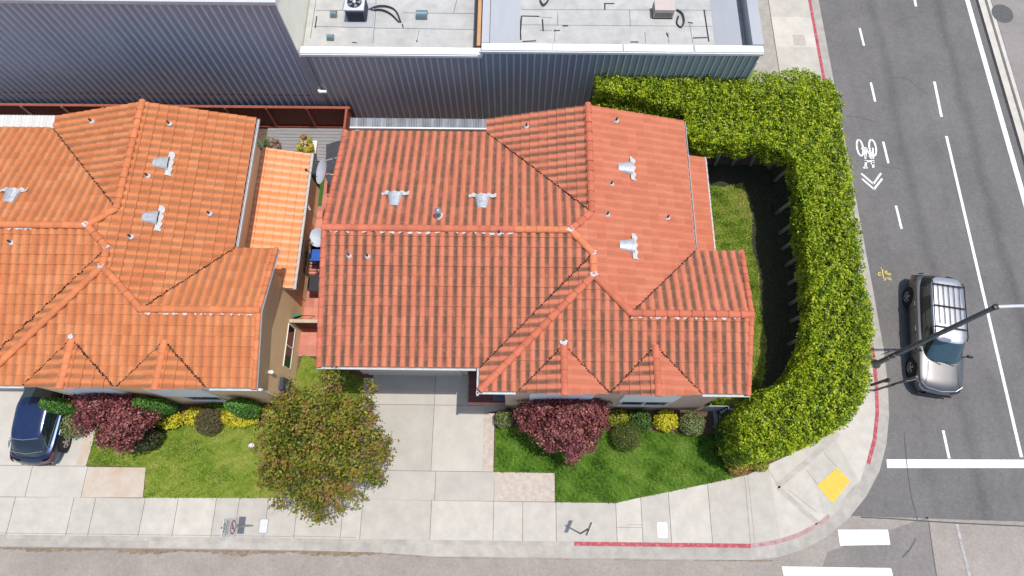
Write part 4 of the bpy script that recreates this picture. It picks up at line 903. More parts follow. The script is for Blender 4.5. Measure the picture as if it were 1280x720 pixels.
potted('potted_plant', 'small red topped plant in a tall slim pot behind the white planter', *G(380, 172, .5), .13, .55, False, (.18, .14, .11), rosettes(5, .1, .12, leafmat('red_orange_succulent', [(.400, .100, .040), (.450, .250, .050)]), .05))
potted('potted_plant', 'spiky blue green plant in a clay pot in the deck corner', *G(329, 184, .5), .22, .4, False, (.35, .16, .1), spiky(46, .75, AGAV))
potted('potted_plant', 'pinkish grey succulent bowl beside the spiky plant', *G(343, 181, .35), .26, .3, False, (.42, .3, .25), rosettes(22, .28, .17, PSUC, .18))
# clutter in the alley
def dish(label, u, v, z, aim, r, wallx):
    x, y = G(u, v, z); R = thing('satellite_dish', (x, y, z), label, 'satellite dish', 'satellite dishes over the alley')
    n = np.array(aim, float); n /= np.linalg.norm(n); s = np.cross(n, (0, 0, 1)) if abs(n[2]) < .95 else np.array((0, 1., 0)); s /= np.linalg.norm(s); t = np.cross(s, n); M = tuple(tuple((s[i], t[i], n[i])) for i in range(3))
    b = MB(); b.lathe([(.001, -.09), (r*.4, -.075), (r*.75, -.035), (r, .02), (r+.015, .02), (r*.75, -.05), (r*.4, -.09), (.001, -.105)], (x, y, z), 28, M=M); b.build('reflector', mk('dish_pale_grey', (.5, .53, .56), .45, var=.05), R, smooth=True, auto=50)
    o = np.array((x, y, z)); b = MB(); b.tube([o-n*.1, o-n*.3-np.array((0, 0, .1)), (wallx, y-.05, z-.35)], .03, 8); b.build('mast', GALV, R)
    b = MB(); b.tube([o-t*r*.9, o+n*r*1.1-t*r*.35], .014, 6); e = o+n*r*1.1-t*r*.35; b.box(tuple(e), (.07, .07, .12)); b.build('receiver_arm', DARK, R)
dish('large grey satellite dish tilted to the side under the salmon roof edge', 402, 214, 4.2, (-.75, -.1, .6), .5, -6.45)
dish('round white satellite dish facing up under the salmon roof edge', 397, 297, 4.2, (-.35, -.35, .85), .34, -6.45)
def bin_(label, x, y, col, lid):
    R = thing('wheelie_bin', (x, y, .01), label, 'bin', 'bins along the alley wall')
    b = MB(); b.add([(x-.24, y-.25, .04), (x+.24, y-.25, .04), (x+.24, y+.25, .04), (x-.24, y+.25, .04), (x-.3, y-.32, .95), (x+.3, y-.32, .95), (x+.3, y+.32, .95), (x-.3, y+.32, .95)], [(3, 2, 1, 0), (0, 1, 5, 4), (1, 2, 6, 5), (2, 3, 7, 6), (3, 0, 4, 7)]); b.build('bin_body', mk(label[:10]+' body', col, .5), R)
    b = MB(); b.box((x, y, .99), (.64, .68, .07)); b.box((x-.3, y, 1.0), (.06, .5, .05)); b.build('lid', mk(label[:10]+' lid', lid, .45), R)
    for s in (-1, 1): b = MB(); b.lathe([(.001, -.03), (.1, -.03), (.1, .03), (.001, .03)], (x+.2, y+s*.29, .1), 14, M=((1, 0, 0), (0, 0, 1), (0, 1, 0))); b.build('wheel', TYRE, R)
bx_ = G(398.5, 318, .9)[0]
bin_('blue wheelie bin by the salmon roofed house', bx_, G(400, 318, .9)[1], (.02, .07, .3), (.025, .1, .42))
bin_('brown wheelie bin next to the blue one', bx_-.05, G(398, 308, .9)[1]+.15, (.12, .04, .02), (.16, .06, .035))
bin_('black wheelie bin standing alone in the alley', bx_+.05, G(396, 355, .9)[1], (.02, .021, .023), (.03, .03, .034))
x, y = G(391, 330, .5); R = thing('iron_bench', (x, y, 0), 'small ornate black iron bench in the alley', 'bench')
b = MB()
for k in range(7): b.tube([(x-.2, y-.45+.15*k, .44), (x+.15, y-.45+.15*k, .44)], .016, 6)
b.tube([(x-.22, y-.5, .44), (x+.17, y-.5, .44), (x+.17, y+.5, .44), (x-.22, y+.5, .44), (x-.22, y-.5, .44)], .018, 6); b.build('seat', DARK, R)
b = MB()
for k in range(5):
    c = y-.4+.2*k; b.tube([(x-.22-.05*math.sin(t)*.2, c+.09*math.cos(t), .66+.13*math.sin(t)) for t in np.linspace(0, 2*PI, 13)], .014, 5)
b.tube([(x-.22, y-.5, .44), (x-.25, y-.5, .8), (x-.27, y, .88), (x-.25, y+.5, .8), (x-.22, y+.5, .44)], .018, 6); b.build('backrest', DARK, R)
for sx in (-.2, .15):
    for sy in (-.45, .45): b = MB(); b.tube([(x+sx, y+sy, .0), (x+sx*.9, y+sy*.95, .44)], .018, 6); b.build('leg', DARK, R)
def cloth(label, quads, z):
    R = thing('shade_cloth', (*G(*quads[0][0], z), 0), label, 'shade cloth', 'black shade cloths over the alley'); mt = mk('black_shade_cloth', (.05, .052, .058), .8, var=.2, scale=5)
    for q in quads:
        P_ = [np.array(G3(u, v, z)) for u, v in q]; b = MB(); n = 8
        g = [[(P_[0]*(1-s)+P_[1]*s)*(1-t)+(P_[3]*(1-s)+P_[2]*s)*t+np.array((0, 0, -.12*math.sin(PI*s)*math.sin(PI*t)+.015*math.sin(9*s+7*t))) for s in np.linspace(0, 1, n)] for t in np.linspace(0, 1, n)]
        for i in range(n-1):
            for j in range(n-1): b.poly([g[i][j], g[i][j+1], g[i+1][j+1], g[i+1][j]])
        b.build('cloth', mt, R, smooth=True)
    for u, v in (quads[0][0], quads[-1][3]): x_, y_ = G(u, v, z); b = MB(); b.tube([(x_, y_, 0), (x_, y_, z)], .025, 6); b.build('pole', DARK, R)
cloth('black shade cloth in three panels between the deck and the salmon roof edge', [[(408, 181), (440, 170), (440, 190), (407, 200)], [(406, 202), (440, 192), (438, 212), (405, 217)], [(405, 219), (436, 214), (434, 234), (412, 232)]], 1.9)
cloth('low black cloth sagging behind the bright orange lean-to roof', [[(344, 186), (396, 192), (398, 222), (346, 214)]], 1.0)
x, y = G(396, 238, .1); o = MB().box((x, y, .03), (.55, 1.5, .03)).build('turf_mat', mk('dark_green_turf_mat', (.05, .12, .02), .95, fine=.3)); tag(o, 'narrow dark green mat on the alley paving below the grey dish', 'mat')
x, y = G(374, 395, 1.2); R = thing('garden_broom', (x, y, 0), 'green headed broom leaning on the tan wall by the side gate', 'broom')
b = MB(); b.tube([(x+.25, y+.35, .05), (x-.02, y+.0, 1.3)], .014, 6); b.build('handle', DARK, R); b = MB(); b.add([(x-.1, y-.12, 1.22), (x+.1, y-.05, 1.22), (x+.06, y+.02, 1.25), (x-.12, y-.02, 1.25), (x-.16, y-.16, 1.5), (x+.16, y-.06, 1.5), (x+.14, y+.02, 1.52), (x-.16, y-.04, 1.52)], [(0, 1, 5, 4), (1, 2, 6, 5), (2, 3, 7, 6), (3, 0, 4, 7), (4, 5, 6, 7), (3, 2, 1, 0)]); b.build('bristles', mk('green_bristles', (.03, .2, .12), .8), R)
# ------------------------------------------------------------------ pavement furniture
def lid(label, u, v, sx, sy, rim, ht):
    x, y = G(u, v); R = thing('utility_cover', (x, y, 0), label, 'utility cover', 'utility covers in the pavement')
    rr = lambda a, c, r: [(x+s1*(a/2-r)+r*math.cos(t), y+s2*(c/2-r)+r*math.sin(t)) for s1, s2, t0 in ((1, 1, 0), (-1, 1, PI/2), (-1, -1, PI), (1, -1, 1.5*PI)) for t in np.linspace(t0, t0+PI/2, 4)]
    b = MB(); b.prism(rr(sx, sy, .06), .001, ht); b.build('rim', rim, R); b = MB(); b.prism(rr(sx-.07, sy-.07, .04), .002, ht+.006); b.lathe([(.025, ht+.007), (.001, ht+.0075)], (x, y+.12, 0), 8); b.build('lid', mk('pale_cover_concrete', (.58, .57, .55), .8, var=.05, fine=.1), R)
lid('worn rounded utility cover in the pavement below the rust leaved tree', 329.5, 657.5, .36, .56, mk('blue_grey_cast_rim', (.3, .32, .35), .6), .008)
lid('clean white rectangular utility cover near the red kerb', 828, 662.5, .38, .56, WHITE, .012)
x, y = G(1253, 17); tag(MB().prism([(x+.55*math.cos(t), y+.6*math.sin(t)) for t in np.linspace(0, 2*PI, 20)[:-1]], -.03, .004).build('manhole_cover', mk('dark_cast_iron', (.09, .085, .08), .6, var=.3, scale=8)), 'dark oval manhole cover on the far side of the avenue', 'manhole cover')
x, y = G(999, 50); tag(MB().prism([(x-.3, y-.33), (x+.3, y-.33), (x+.3, y+.33), (x-.3, y+.33)], 0, .006).lathe([(.06, .007), (.001, .0075)], (x, y, 0), 10, 0).build('pull_box_cover', mk('buff_cover', (.40, .36, .31), .85)), 'square buff cover in the avenue pavement above the hedge', 'utility cover')
def text(body, size, font_scale, M, mat, parent, name='lettering', extr=.002):
    cu = bpy.data.curves.new(name, 'FONT'); cu.body = body; cu.size = size; cu.align_x = 'CENTER'; cu.align_y = 'CENTER'; cu.extrude = extr
    t = bpy.data.objects.new(name+'_src', cu); COL.objects.link(t); dg = bpy.context.evaluated_depsgraph_get(); me = bpy.data.meshes.new_from_object(t.evaluated_get(dg)); bpy.data.objects.remove(t)
    import mathutils
    o0 = root_loc(parent)
    for v in me.vertices:
        p = (v.co.x*font_scale, v.co.y, v.co.z); v.co = mathutils.Vector(tuple(M[i][0]*p[0]+M[i][1]*p[1]+M[i][2]*p[2]+M[i][3] for i in range(3)))-o0
    me.materials.clear(); me.materials.append(mat); o = bpy.data.objects.new(name, me); COL.objects.link(o); o.parent = parent; return o
SIGNW = mk('white_sign_sheet', (.74, .73, .71), .45, var=.05); SIGNK = mk('black_sign_print', (.03, .03, .03), .5); SIGNR = mk('red_sign_print', (.42, .02, .03), .45)
x, y = G(316, 657); R = thing('parking_sign', (x, y, 0), 'white regulation sign with red slashed circle on a steel post, by the pale pavement cover', 'sign')
b = MB(); b.tube([(x, y, 0), (x-.01, y, 2.85)], .03, 8); b.build('post', mk('dull_post_steel', (.4, .39, .37), .5, metal=.5), R)
b = MB(); b.box((x+.045, y, 2.2), (.012, .62, 1.16)); sp = b.build('sign_plate', SIGNW, R)
X0 = x+.054
M = lambda cz, cy=y: ((0, 0, 1, X0), (1, 0, 0, cy), (0, 1, 0, cz))
text('NO', .2, 1.0, M(2.66), SIGNK, sp); text('PARKING', .125, .95, M(2.48), SIGNK, sp); text('ANY TIME', .1, .95, M(2.34), SIGNK, sp)
b = MB(); n = 28
for k in range(n):
    t0, t1 = 2*PI*k/n, 2*PI*(k+1)/n; b.poly([(X0, y+.24*math.cos(t0), 1.94+.24*math.sin(t0)), (X0, y+.24*math.cos(t1), 1.94+.24*math.sin(t1)), (X0, y+.19*math.cos(t1), 1.94+.19*math.sin(t1)), (X0, y+.19*math.cos(t0), 1.94+.19*math.sin(t0))])
b.box((X0+.004, y, 1.94), (.003, .44, .05), M=((1, 0, 0), (0, .7, -.7), (0, .7, .7))); b.build('prohibition_circle', SIGNR, sp)
text('P', .3, 1.0, ((0, 0, 1, X0-.001), (1, 0, 0, y), (0, 1, 0, 1.94)), SIGNK, sp)
b = MB(); b.poly([(X0, y-.3, 1.64), (X0, y+.3, 1.64), (X0, y+.3, 1.655), (X0, y-.3, 1.655)]); b.poly([(X0, y-.3, 2.75), (X0, y+.3, 2.75), (X0, y+.3, 2.765), (X0, y-.3, 2.765)]); b.build('sign_border', SIGNK, sp)
x, y = G(725.6, 667); R = thing('leaning_sign', (x, y, 0), 'small sign on a thin leaning brown post, seen edge on above the red kerb', 'sign')
lean = np.array((.02, .27, 2.65))
b = MB(); b.tube([(x, y, 0), tuple(np.array((x, y, 0))+lean)], .032, 8); b.build('post', mk('brown_rusty_post', (.2, .14, .10), .7), R)
b = MB(); c = np.array((x, y, 0))+lean*.9; b.box(tuple(c+np.array((.045, 0, 0))), (.018, .48, .62), math.radians(-24)); b.build('sign_plate', mk('grey_sign_back', (.3, .3, .3), .5, metal=.4), R)
x, y = G(1094.5, 455); R = thing('street_lamp', (x, y, 0), 'tall dark street lamp leaning over the kerb, its pale arm reaching across the avenue', 'street lamp')
tx, ty = G(1246, 383, 6.15)
POLE = mk('dark_grey_lamp_pole', (.12, .125, .13), .5, metal=.3, var=.15, scale=3)
b = MB(); b.tube([(x, y, 0), (x, y, .05), (x*.97+tx*.03, y*.97+ty*.03, .2), (tx, ty, 6.05)], [.2, .2, .105, .082], 12); b.build('pole', POLE, R, smooth=True, auto=40)
b = MB(); b.lathe([(.09, 0), (.105, .03), (.1, .12), (.001, .15)], (tx, ty, 6.03), 12); b.build('pole_cap', DARK, R)
b = MB(); b.tube([(tx, ty, 6.1), (tx+.5, ty+.0, 6.2), (tx+1.9, ty+.03, 6.25)], [.06, .055, .05], 8); b.build('arm', mk('pale_arm_metal', (.6, .6, .6), .45, metal=.3), R)
b = MB(); b.lathe([(.001, -.4), (.08, -.38), (.15, -.1), (.15, .15), (.06, .4), (.001, .41)], (tx+2.25, ty+.04, 6.2), 14, M=((0, 0, 1), (1, 0, 0), (0, .55, 0))); b.build('lamp_head', GALV, R, smooth=True)
for zz in (.9, 1.25): b = MB(); k = zz/6.05; b.tube([(x+(tx-x)*k, y+(ty-y)*k, zz), (x+(tx-x)*(k+.006), y+(ty-y)*(k+.006), zz+.04)], .11, 12); b.build('clamp', GALV, R)
b = MB(); k = 1.08/6.05; b.box((x+(tx-x)*k-.05, y+(ty-y)*k+.19, 1.08), (.5, .02, .62), .3); b.build('sign_plate', mk('dark_sign_back', (.12, .125, .13), .5, metal=.3), R)
x, y = G(1093, 488); R = thing('kerb_sign', (x, y, 0), 'dark metal sign on a short post at the red kerb near the car bonnet', 'sign')
b = MB(); b.tube([(x, y, 0), (x, y, 2.9)], .045, 8); b.build('post', POLE, R)
for zz, dy, rz in ((2.3, .05, .18), (1.55, .04, .3)): b = MB(); b.box((x-.02, y-.06, zz), (.46, .02, .6), rz); b.build('sign_plate', MATS['dark_sign_back'], R)
x, y = G(1090, 481); R = thing('push_button_post', (x, y, 0), 'stubby black crossing post half hidden by the hedge at the red kerb', 'post')
b = MB(); b.tube([(x, y, 0), (x, y, 1.15)], .06, 10); b.build('post', DARK, R); b = MB(); b.box((x+.08, y, 1.0), (.1, .14, .3)); b.build('button_box', DARK, R); b = MB(); b.lathe([(.07, 1.15), (.001, 1.22)], (x, y, 0), 10); b.build('post_cap', DARK, R)
x, y = G(314.5, 557.5, .15); R = thing('garden_globe', (x, y, 0), 'small white ball on the yellowing lawn beside the rust leaved tree', 'garden ornament')
b = MB(); b.lathe([(.001, .02)]+[(.13*math.sin(t), .15-.13*math.cos(t)) for t in np.linspace(.2, PI-.05, 10)], (x, y, 0), 16); b.build('globe', WHITE, R, smooth=True); b = MB(); b.lathe([(.07, 0), (.05, .04), (.03, .05)], (x, y, 0), 10); b.build('base', DARK, R)
R = thing('iron_gate', (8.45, 3.7, 0), 'black iron gate with crossed bars at the right corner of the salmon roofed house', 'gate')
b = MB(); g0, g1 = G(882, 512), G(884, 560)
gx = 8.35
b.tube([(gx, 3.75, 0), (gx, 3.75, 1.5), (gx, 2.1, 1.5), (gx, 2.1, 0)], .035, 6); b.tube([(gx, 3.75, .15), (gx, 2.1, .15)], .03, 6); b.tube([(gx, 2.95, .15), (gx, 2.95, 1.5)], .028, 6); b.build('gate_frame', DARK, R)
b = MB()
for a, c in (((3.75, .15), (2.95, 1.5)), ((2.95, .15), (3.75, 1.5)), ((2.95, .15), (2.1, 1.5)), ((2.1, .15), (2.95, 1.5))): b.tube([(gx+.01, a[0], a[1]), (gx+.01, c[0], c[1])], .03, 6)
for k in range(12): b.tube([(gx-.02, 2.18+.14*k, .15), (gx-.02, 2.18+.14*k, 1.5)], .012, 5)
b.build('cross_bar', DARK, R)
b = MB(); b.box((8.0, 3.78, .75), (.75, .03, 1.3)); b.build('gate_panel', mk('pale_grey_board', (.4, .39, .38), .7), R)
MB().poly([(8.2, 1.95, .004), (9.1, 2.05, .004), (9.1, 3.9, .004), (8.2, 3.9, .004)]).build('stone_path', mk('blue_grey_flagstone', (.30, .31, .33), .8, var=.15, scale=3), kind='structure')
# ------------------------------------------------------------------ planting
def tri_leaf_cloud(R, name, C, rad, n, size, mat, aspect=.55, squash=1., spread=.6, lumps=0, seed=1, skin=.35, boxy=False, tint=None, zmin=None):
    """leaves through the outer part of a lumpy mass centred on C"""
    d = RN.normal(0, 1, (n, 3)); d /= np.linalg.norm(d, axis=1)[:, None]
    if boxy:
        d = RN.uniform(-1, 1, (n, 3)); d /= (np.abs(d)**6).sum(1)[:, None]**(1/6)
    r = 1-skin*RN.uniform(0, 1, n)**1.6
    k = 1+(lumps*lump(d[:, 0], d[:, 1], d[:, 2], 3.2, seed) if lumps else 0)
    P_ = np.array(C)+d*(r*k)[:, None]*np.array((rad[0], rad[1], rad[2]))
    N_ = d/np.array(rad); N_ /= np.linalg.norm(N_, axis=1)[:, None]
    if zmin is not None:
        q = P_[:, 2] > zmin; P_, N_ = P_[q], N_[q]
    t = np.clip(RN.beta(2, 2, len(P_)) + (0 if tint is None else tint), 0, 1)
    return leaves(name, P_, N_+np.array((0, 0, .35)), size, mat, R, aspect, spread, t)
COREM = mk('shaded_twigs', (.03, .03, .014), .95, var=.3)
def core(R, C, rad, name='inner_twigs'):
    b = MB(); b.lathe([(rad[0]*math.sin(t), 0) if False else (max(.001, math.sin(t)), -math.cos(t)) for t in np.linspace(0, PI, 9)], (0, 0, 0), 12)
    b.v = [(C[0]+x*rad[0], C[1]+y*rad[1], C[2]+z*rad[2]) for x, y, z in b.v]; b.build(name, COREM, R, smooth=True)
def shrub(name, label, x, y, rad, n, size, mat, cat='shrub', group=None, lumps=.2, seed=1, boxy=False, spread=.6, aspect=.55, z0=.05):
    R = thing(name, (x, y, 0), label, cat, group); C = (x, y, z0+rad[2])
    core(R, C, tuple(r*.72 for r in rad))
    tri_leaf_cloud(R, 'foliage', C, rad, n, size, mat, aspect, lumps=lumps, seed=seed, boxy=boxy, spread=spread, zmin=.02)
    b = MB(); b.tube([(x, y, -.02), (x+.02, y, z0+rad[2]*.6)], [.035, .025], 6); b.build('stem', mk('brown_bark', (.11, .075, .05), .9, var=.25, scale=12), R)
    return R
PALEV = leafmat('pale_variegated_leaf', [(.06, .10, .02), (.2, .25, .08), (.4, .42, .2)]); YEL = leafmat('golden_leaf', [(.275, .275, .013), (.625, .575, .025), (.850, .750, .075)])
MIDG = leafmat('mid_green_leaf', [(.021, .056, .011), (.063, .140, .021), (.168, .252, .042)]); OLIVE = leafmat('clipped_olive_leaf', [(.041, .068, .011), (.121, .162, .027), (.230, .257, .061)])
BROWNB = leafmat('brown_green_clipped_leaf', [(.070, .084, .028), (.168, .147, .063), (.280, .210, .112)]); DKG = leafmat('dark_podocarpus_leaf', [(.034, .103, .020), (.103, .257, .042), (.257, .482, .088)])
PLUM = leafmat('plum_red_leaf', [(.05, .014, .018), (.19, .05, .056), (.36, .105, .105), (.48, .23, .18)], .45, .25); ORNG = leafmat('orange_tipped_leaf', [(.12, .13, .02), (.4, .26, .05), (.5, .2, .06)])
at = lambda u, v, z: G(u, v, z)
x, y = at(630, 523, .4); shrub('variegated_shrub', 'pale variegated shrub at the porch, left of the right hand plum tree', x, y, (.38, .36, .42), 1500, .075, PALEV, seed=2)
x, y = at(864, 530, .4); shrub('variegated_shrub', 'grey green rounded shrub nearest the iron gate', x, y, (.5, .48, .45), 2400, .075, PALEV, seed=3)
x, y = at(832, 526, .35); shrub('golden_shrub', 'bright yellow shrub below the window of the salmon roofed house', x, y, (.46, .42, .36), 2200, .085, YEL, seed=4, lumps=.2)
x, y = at(799, 526, .35); shrub('green_shrub', 'loose mid green shrub left of the bright yellow one', x, y, (.5, .45, .38), 1700, .1, MIDG, seed=5, lumps=.25)
x, y = at(772, 524, .3); shrub('golden_shrub', 'thin yellow green shrub behind the right hand clipped ball', x, y, (.42, .4, .36), 1300, .09, leafmat('yellow_green_leaf', [(.07, .11, .015), (.3, .32, .03), (.5, .48, .05)]), seed=6, lumps=.25)
x, y = at(782, 545, .45); shrub('clipped_ball', 'olive green clipped ball on the deep green lawn', x, y, (.6, .6, .5), 6500, .05, OLIVE, 'topiary', seed=7, lumps=.03, spread=.9)
x, y = at(262, 527, .45); shrub('clipped_ball', 'brownish clipped ball on the yellowing lawn', x, y, (.56, .56, .46), 6000, .05, BROWNB, 'topiary', seed=8, lumps=.03, spread=.9)
x, y = at(93, 530, .4); shrub('variegated_shrub', 'pale green round shrub between the blue car and the left plum tree', x, y, (.5, .55, .45), 2600, .075, PALEV, seed=9)
for (u, v, rx, lab) in ((246, 522, .5, 'yellow ground shrub left of the brownish clipped ball'), (300, 523, .8, 'largest yellow shrub, right of the brownish clipped ball'), (211, 525, .55, 'yellow shrub beside the left plum tree'), (343, 513, .45, 'yellow shrub at the edge of the rust leaved tree')):
    x, y = at(u, v, .25); shrub('golden_shrub', lab, x, y, (rx, .4, .3), int(3000*rx), .085, YEL, seed=u, lumps=.22)
x, y = at(275, 509, .3); shrub('green_shrub', 'low lime green shrub against the house wall behind the brownish ball', x, y, (.55, .22, .28), 1200, .09, leafmat('lime_leaf', [(.06, .12, .01), (.2, .32, .02)]), seed=11)
x, y = at(183, 546, .5); shrub('green_shrub', 'dark leafy shrub under the left plum tree', x, y, (.62, .6, .5), 2600, .1, leafmat('olive_dull_leaf', [(.02, .03, .01), (.06, .075, .02), (.13, .13, .06)]), seed=12, lumps=.25)
for (u, v, h, rx, ry, lab) in ((213, 518, 2.7, .62, .42, 'dark green column shrub left of the brownish clipped ball'), (318, 516, 2.5, .66, .45, 'dark green column shrub right of the brownish clipped ball'), (98, 512, 2.4, .55, .4, 'dark green column shrub behind the left plum tree')):
    x, y = at(u, v, .3); y = 3.5; R = shrub('column_shrub', lab, x, y, (rx*.85, ry*.75, h/2), 6500, .08, DKG, 'shrub', 'dark column shrubs along the tan house', .14, u, False, .8)
x, y = at(922, 583, .25); shrub('orange_shrub', 'small orange tipped shrub at the hedge end by the pavement', x, y, (.45, .35, .28), 1500, .08, ORNG, seed=14, lumps=.2)
x, y = at(948, 580, .2); shrub('green_shrub', 'low yellow green shrub between the orange tipped one and the hedge', x, y, (.4, .3, .24), 1000, .08, leafmat('yellow_green_leaf', []) if 'yellow_green_leaf' in MATS else MIDG, seed=15)
x, y = at(915, 545, .9); shrub('dark_shrub', 'dark shaded shrub beside the iron gate', x, y, (.62, 1.0, .95), 5000, .1, MIDG, seed=16, lumps=.15)
x, y = at(895, 503, .3); shrub('green_shrub', 'low sunlit shrub at the right corner of the salmon roofed house', 8.25, 4.35, (.4, .4, .4), 1200, .09, leafmat('lime_leaf', []), seed=17)
x, y = at(658, 512, .4)
for (u, v, lab) in ((662, 515, 'dark broad leaved shrub left of the right hand plum tree trunk'), (735, 515, 'dark broad leaved shrub right of the right hand plum tree trunk')):
    x, y = at(u, v, .4); shrub('dark_shrub', lab, x, min(y, 3.4), (.45, .35, .4), 1300, .11, MIDG, seed=u)
BARK = mk('grey_brown_bark', (.16, .125, .10), .9, var=.25, scale=10, bump=.4, bscale=30)
def tree(name, label, base, cz, blobs, n, size, mat, barkr, group=None, aspect=.55, spread=.8, tintf=None, skin=.75):
    R = thing(name, (base[0], base[1], 0), label, 'tree', group)
    zf = cz*.4; b = MB(); b.tube([(base[0], base[1], -.03), (base[0]+.03, base[1]+.02, zf*.5), (base[0], base[1]+.05, zf)], [barkr*1.35, barkr, barkr*.85], 10)
    for c, r in blobs:
        m = np.array((base[0], base[1], zf))*.45+np.array(c)*.55+RN.normal(0, .06, 3); b.tube([(base[0], base[1], zf-.08), tuple(m), c], [barkr*.6, barkr*.33, barkr*.12], 6)
        for k in range(3):
            e = np.array(c)+RN.normal(0, 1, 3)*np.array(r)*.5; b.tube([tuple(m*.4+np.array(c)*.6), tuple(e)], [barkr*.2, barkr*.06], 5)
    b.build('trunk', BARK, R, smooth=True)
    vol = np.array([r[0]*r[1]*r[2] for c, r in blobs])**.7; vol /= vol.sum(); Ps, Ns, Ts = [], [], []
    for (c, r), w in zip(blobs, vol):
        m = int(n*w); nc = max(3, int(m/22)); d = RN.normal(0, 1, (nc, 3)); d /= np.linalg.norm(d, axis=1)[:, None]
        rr = (1-skin*RN.uniform(0, 1, nc)**1.3)*(1+.22*lump(d[:, 0], d[:, 1], d[:, 2], 4, int(w*1e6) % 999))
        cc = np.array(c)+d*rr[:, None]*np.array(r); tc = RN.normal(0, .2, nc)
        i = np.repeat(np.arange(nc), 22); P_ = cc[i]+RN.normal(0, .085*size/.1, (len(i), 3)); Ps.append(P_); Ns.append(d[i]+np.array((0, 0, .6))); Ts.append(tc[i])
    P_, N_, T_ = np.vstack(Ps), np.vstack(Ns), np.concatenate(Ts)
    t = np.clip(RN.beta(2.2, 2.2, len(P_))+T_+(tintf(P_) if tintf else 0), 0, 1)
    leaves('crown', P_, N_, size, mat, R, aspect, spread, t); return R
def blobs_px(lst):
    out = []
    for u, v, z, r in lst: x, y = G(u, v, z); out.append(((x, y, z), (r, r, r*.8)))
    return out
RUSTL = leafmat('olive_and_rust_leaf', [(.058, .083, .010), (.160, .198, .015), (.320, .307, .028), (.256, .134, .045), (.346, .173, .083)], .5, .3)
tb = G(405, 575, 0)
big = blobs_px([(400, 560, 4.3, 1.0), (360, 540, 3.9, 1.0), (445, 545, 4.0, 1.0), (352, 585, 3.5, .8), (405, 605, 3.6, .95), (450, 580, 3.7, .85), (385, 515, 4.3, .85), (430, 520, 4.2, .75), (345, 560, 3.3, .8), (400, 630, 3.0, .6), (377, 625, 2.8, .5), (468, 555, 3.5, .5), (462, 520, 4.2, .45), (463, 488, 4.6, .32), (458, 503, 4.4, .3), (412, 480, 4.7, .45), (418, 500, 4.4, .4), (470, 590, 3.3, .45), (482, 570, 3.2, .3), (345, 515, 3.6, .6), (340, 600, 2.8, .5), (360, 492, 3.8, .45), (390, 580, 4.6, .8), (425, 570, 4.5, .8), (430, 610, 3.3, .7), (484, 552, 3.4, .25), (398, 645, 2.7, .3), (350, 628, 2.4, .3), (420, 470, 4.9, .25)])
tree('rust_leaved_tree', 'large open tree with olive and rust leaves between the two front lawns', tb, 4.2, big, 21000, .12, RUSTL, .13, tintf=lambda P_: .16*lump(P_[:, 0], P_[:, 1], P_[:, 2], 1.6, 5)-.09)
pe = G(706, 545, 0)
plumE = blobs_px([(705, 528, 2.6, .78), (675, 515, 2.4, .6), (735, 513, 2.4, .62), (718, 505, 2.5, .55), (690, 508, 2.5, .55), (712, 553, 2.1, .58), (745, 530, 2.1, .5), (664, 527, 2.1, .42), (655, 512, 2.0, .35), (716, 572, 1.7, .3), (684, 540, 2.2, .5), (734, 552, 1.9, .4), (752, 508, 2.1, .36), (690, 558, 1.6, .25), (700, 530, 3.0, .5)])
tree('plum_tree', 'dark red leaved plum tree in front of the salmon roofed house', pe, 2.5, plumE, 17000, .1, PLUM, .07, 'plum trees in the front lawns', skin=.5)
pw = G(158, 535, 0)
plumW = blobs_px([(145, 518, 2.5, .75), (115, 508, 2.4, .6), (165, 528, 2.2, .6), (110, 525, 2.1, .5), (140, 545, 2.0, .5), (180, 520, 2.0, .42), (130, 500, 2.6, .45), (155, 555, 1.6, .3), (100, 500, 2.2, .3), (160, 505, 2.4, .4)])
tree('plum_tree', 'dark red leaved plum tree beside the blue car', pw, 2.5, plumW, 15000, .1, PLUM, .07, 'plum trees in the front lawns', skin=.5)
# tall clipped hedge
HZ = 3.2
hp = [G(u, v, HZ) for u, v in ((738, 91), (800, 85), (850, 92), (905, 97), (960, 98), (1005, 93), (1040, 97), (1050, 118), (1054, 140), (1059, 180), (1067, 215), (1070, 260), (1078, 300), (1082, 340), (1090, 380), (1095, 415), (1090, 450), (1091, 475), (1082, 500), (1063, 528), (1025, 552), (985, 570), (945, 575), (926, 560), (926, 520), (948, 497), (982, 478), (1006, 458), (1014, 420), (1015, 370), (1011, 310), (1002, 240), (990, 196), (950, 178), (905, 179), (868, 178), (858, 165), (855, 140), (800, 128), (745, 122))]
FIC = leafmat('bright_ficus_leaf', [(.026, .066, .005), (.144, .240, .010), (.360, .480, .017), (.600, .672, .030), (.720, .660, .060)], .42, .28)
R = thing('tall_hedge', (12.4, 10, 0), 'tall bright green clipped hedge curving round the side lawn along the avenue', 'hedge')
hx = np.array(hp); n = 700000; lo, hi = hx.min(0), hx.max(0); X = RN.uniform(lo[0], hi[0], n); Y = RN.uniform(lo[1], hi[1], n); k = inpoly(X, Y, hp)
X, Y = X[k][:85000], Y[k][:85000]
def htop(X, Y): return HZ+.5*np.clip((Y-15.6)/1.0, 0, 1)*np.clip((13.4-X)/1.5, 0, 1)+.16*lump(X, Y, X*0, 1.6, 31)+.15*lump(X, Y, X*0, 5.5, 32)+.16*lump(X, Y, X*0, 13, 35)
Z = htop(X, Y)-.5*RN.uniform(0, 1, len(X))**2; P1 = np.stack([X, Y, Z], -1); N1 = np.tile(np.array((0, 0, 1.)), (len(X), 1))
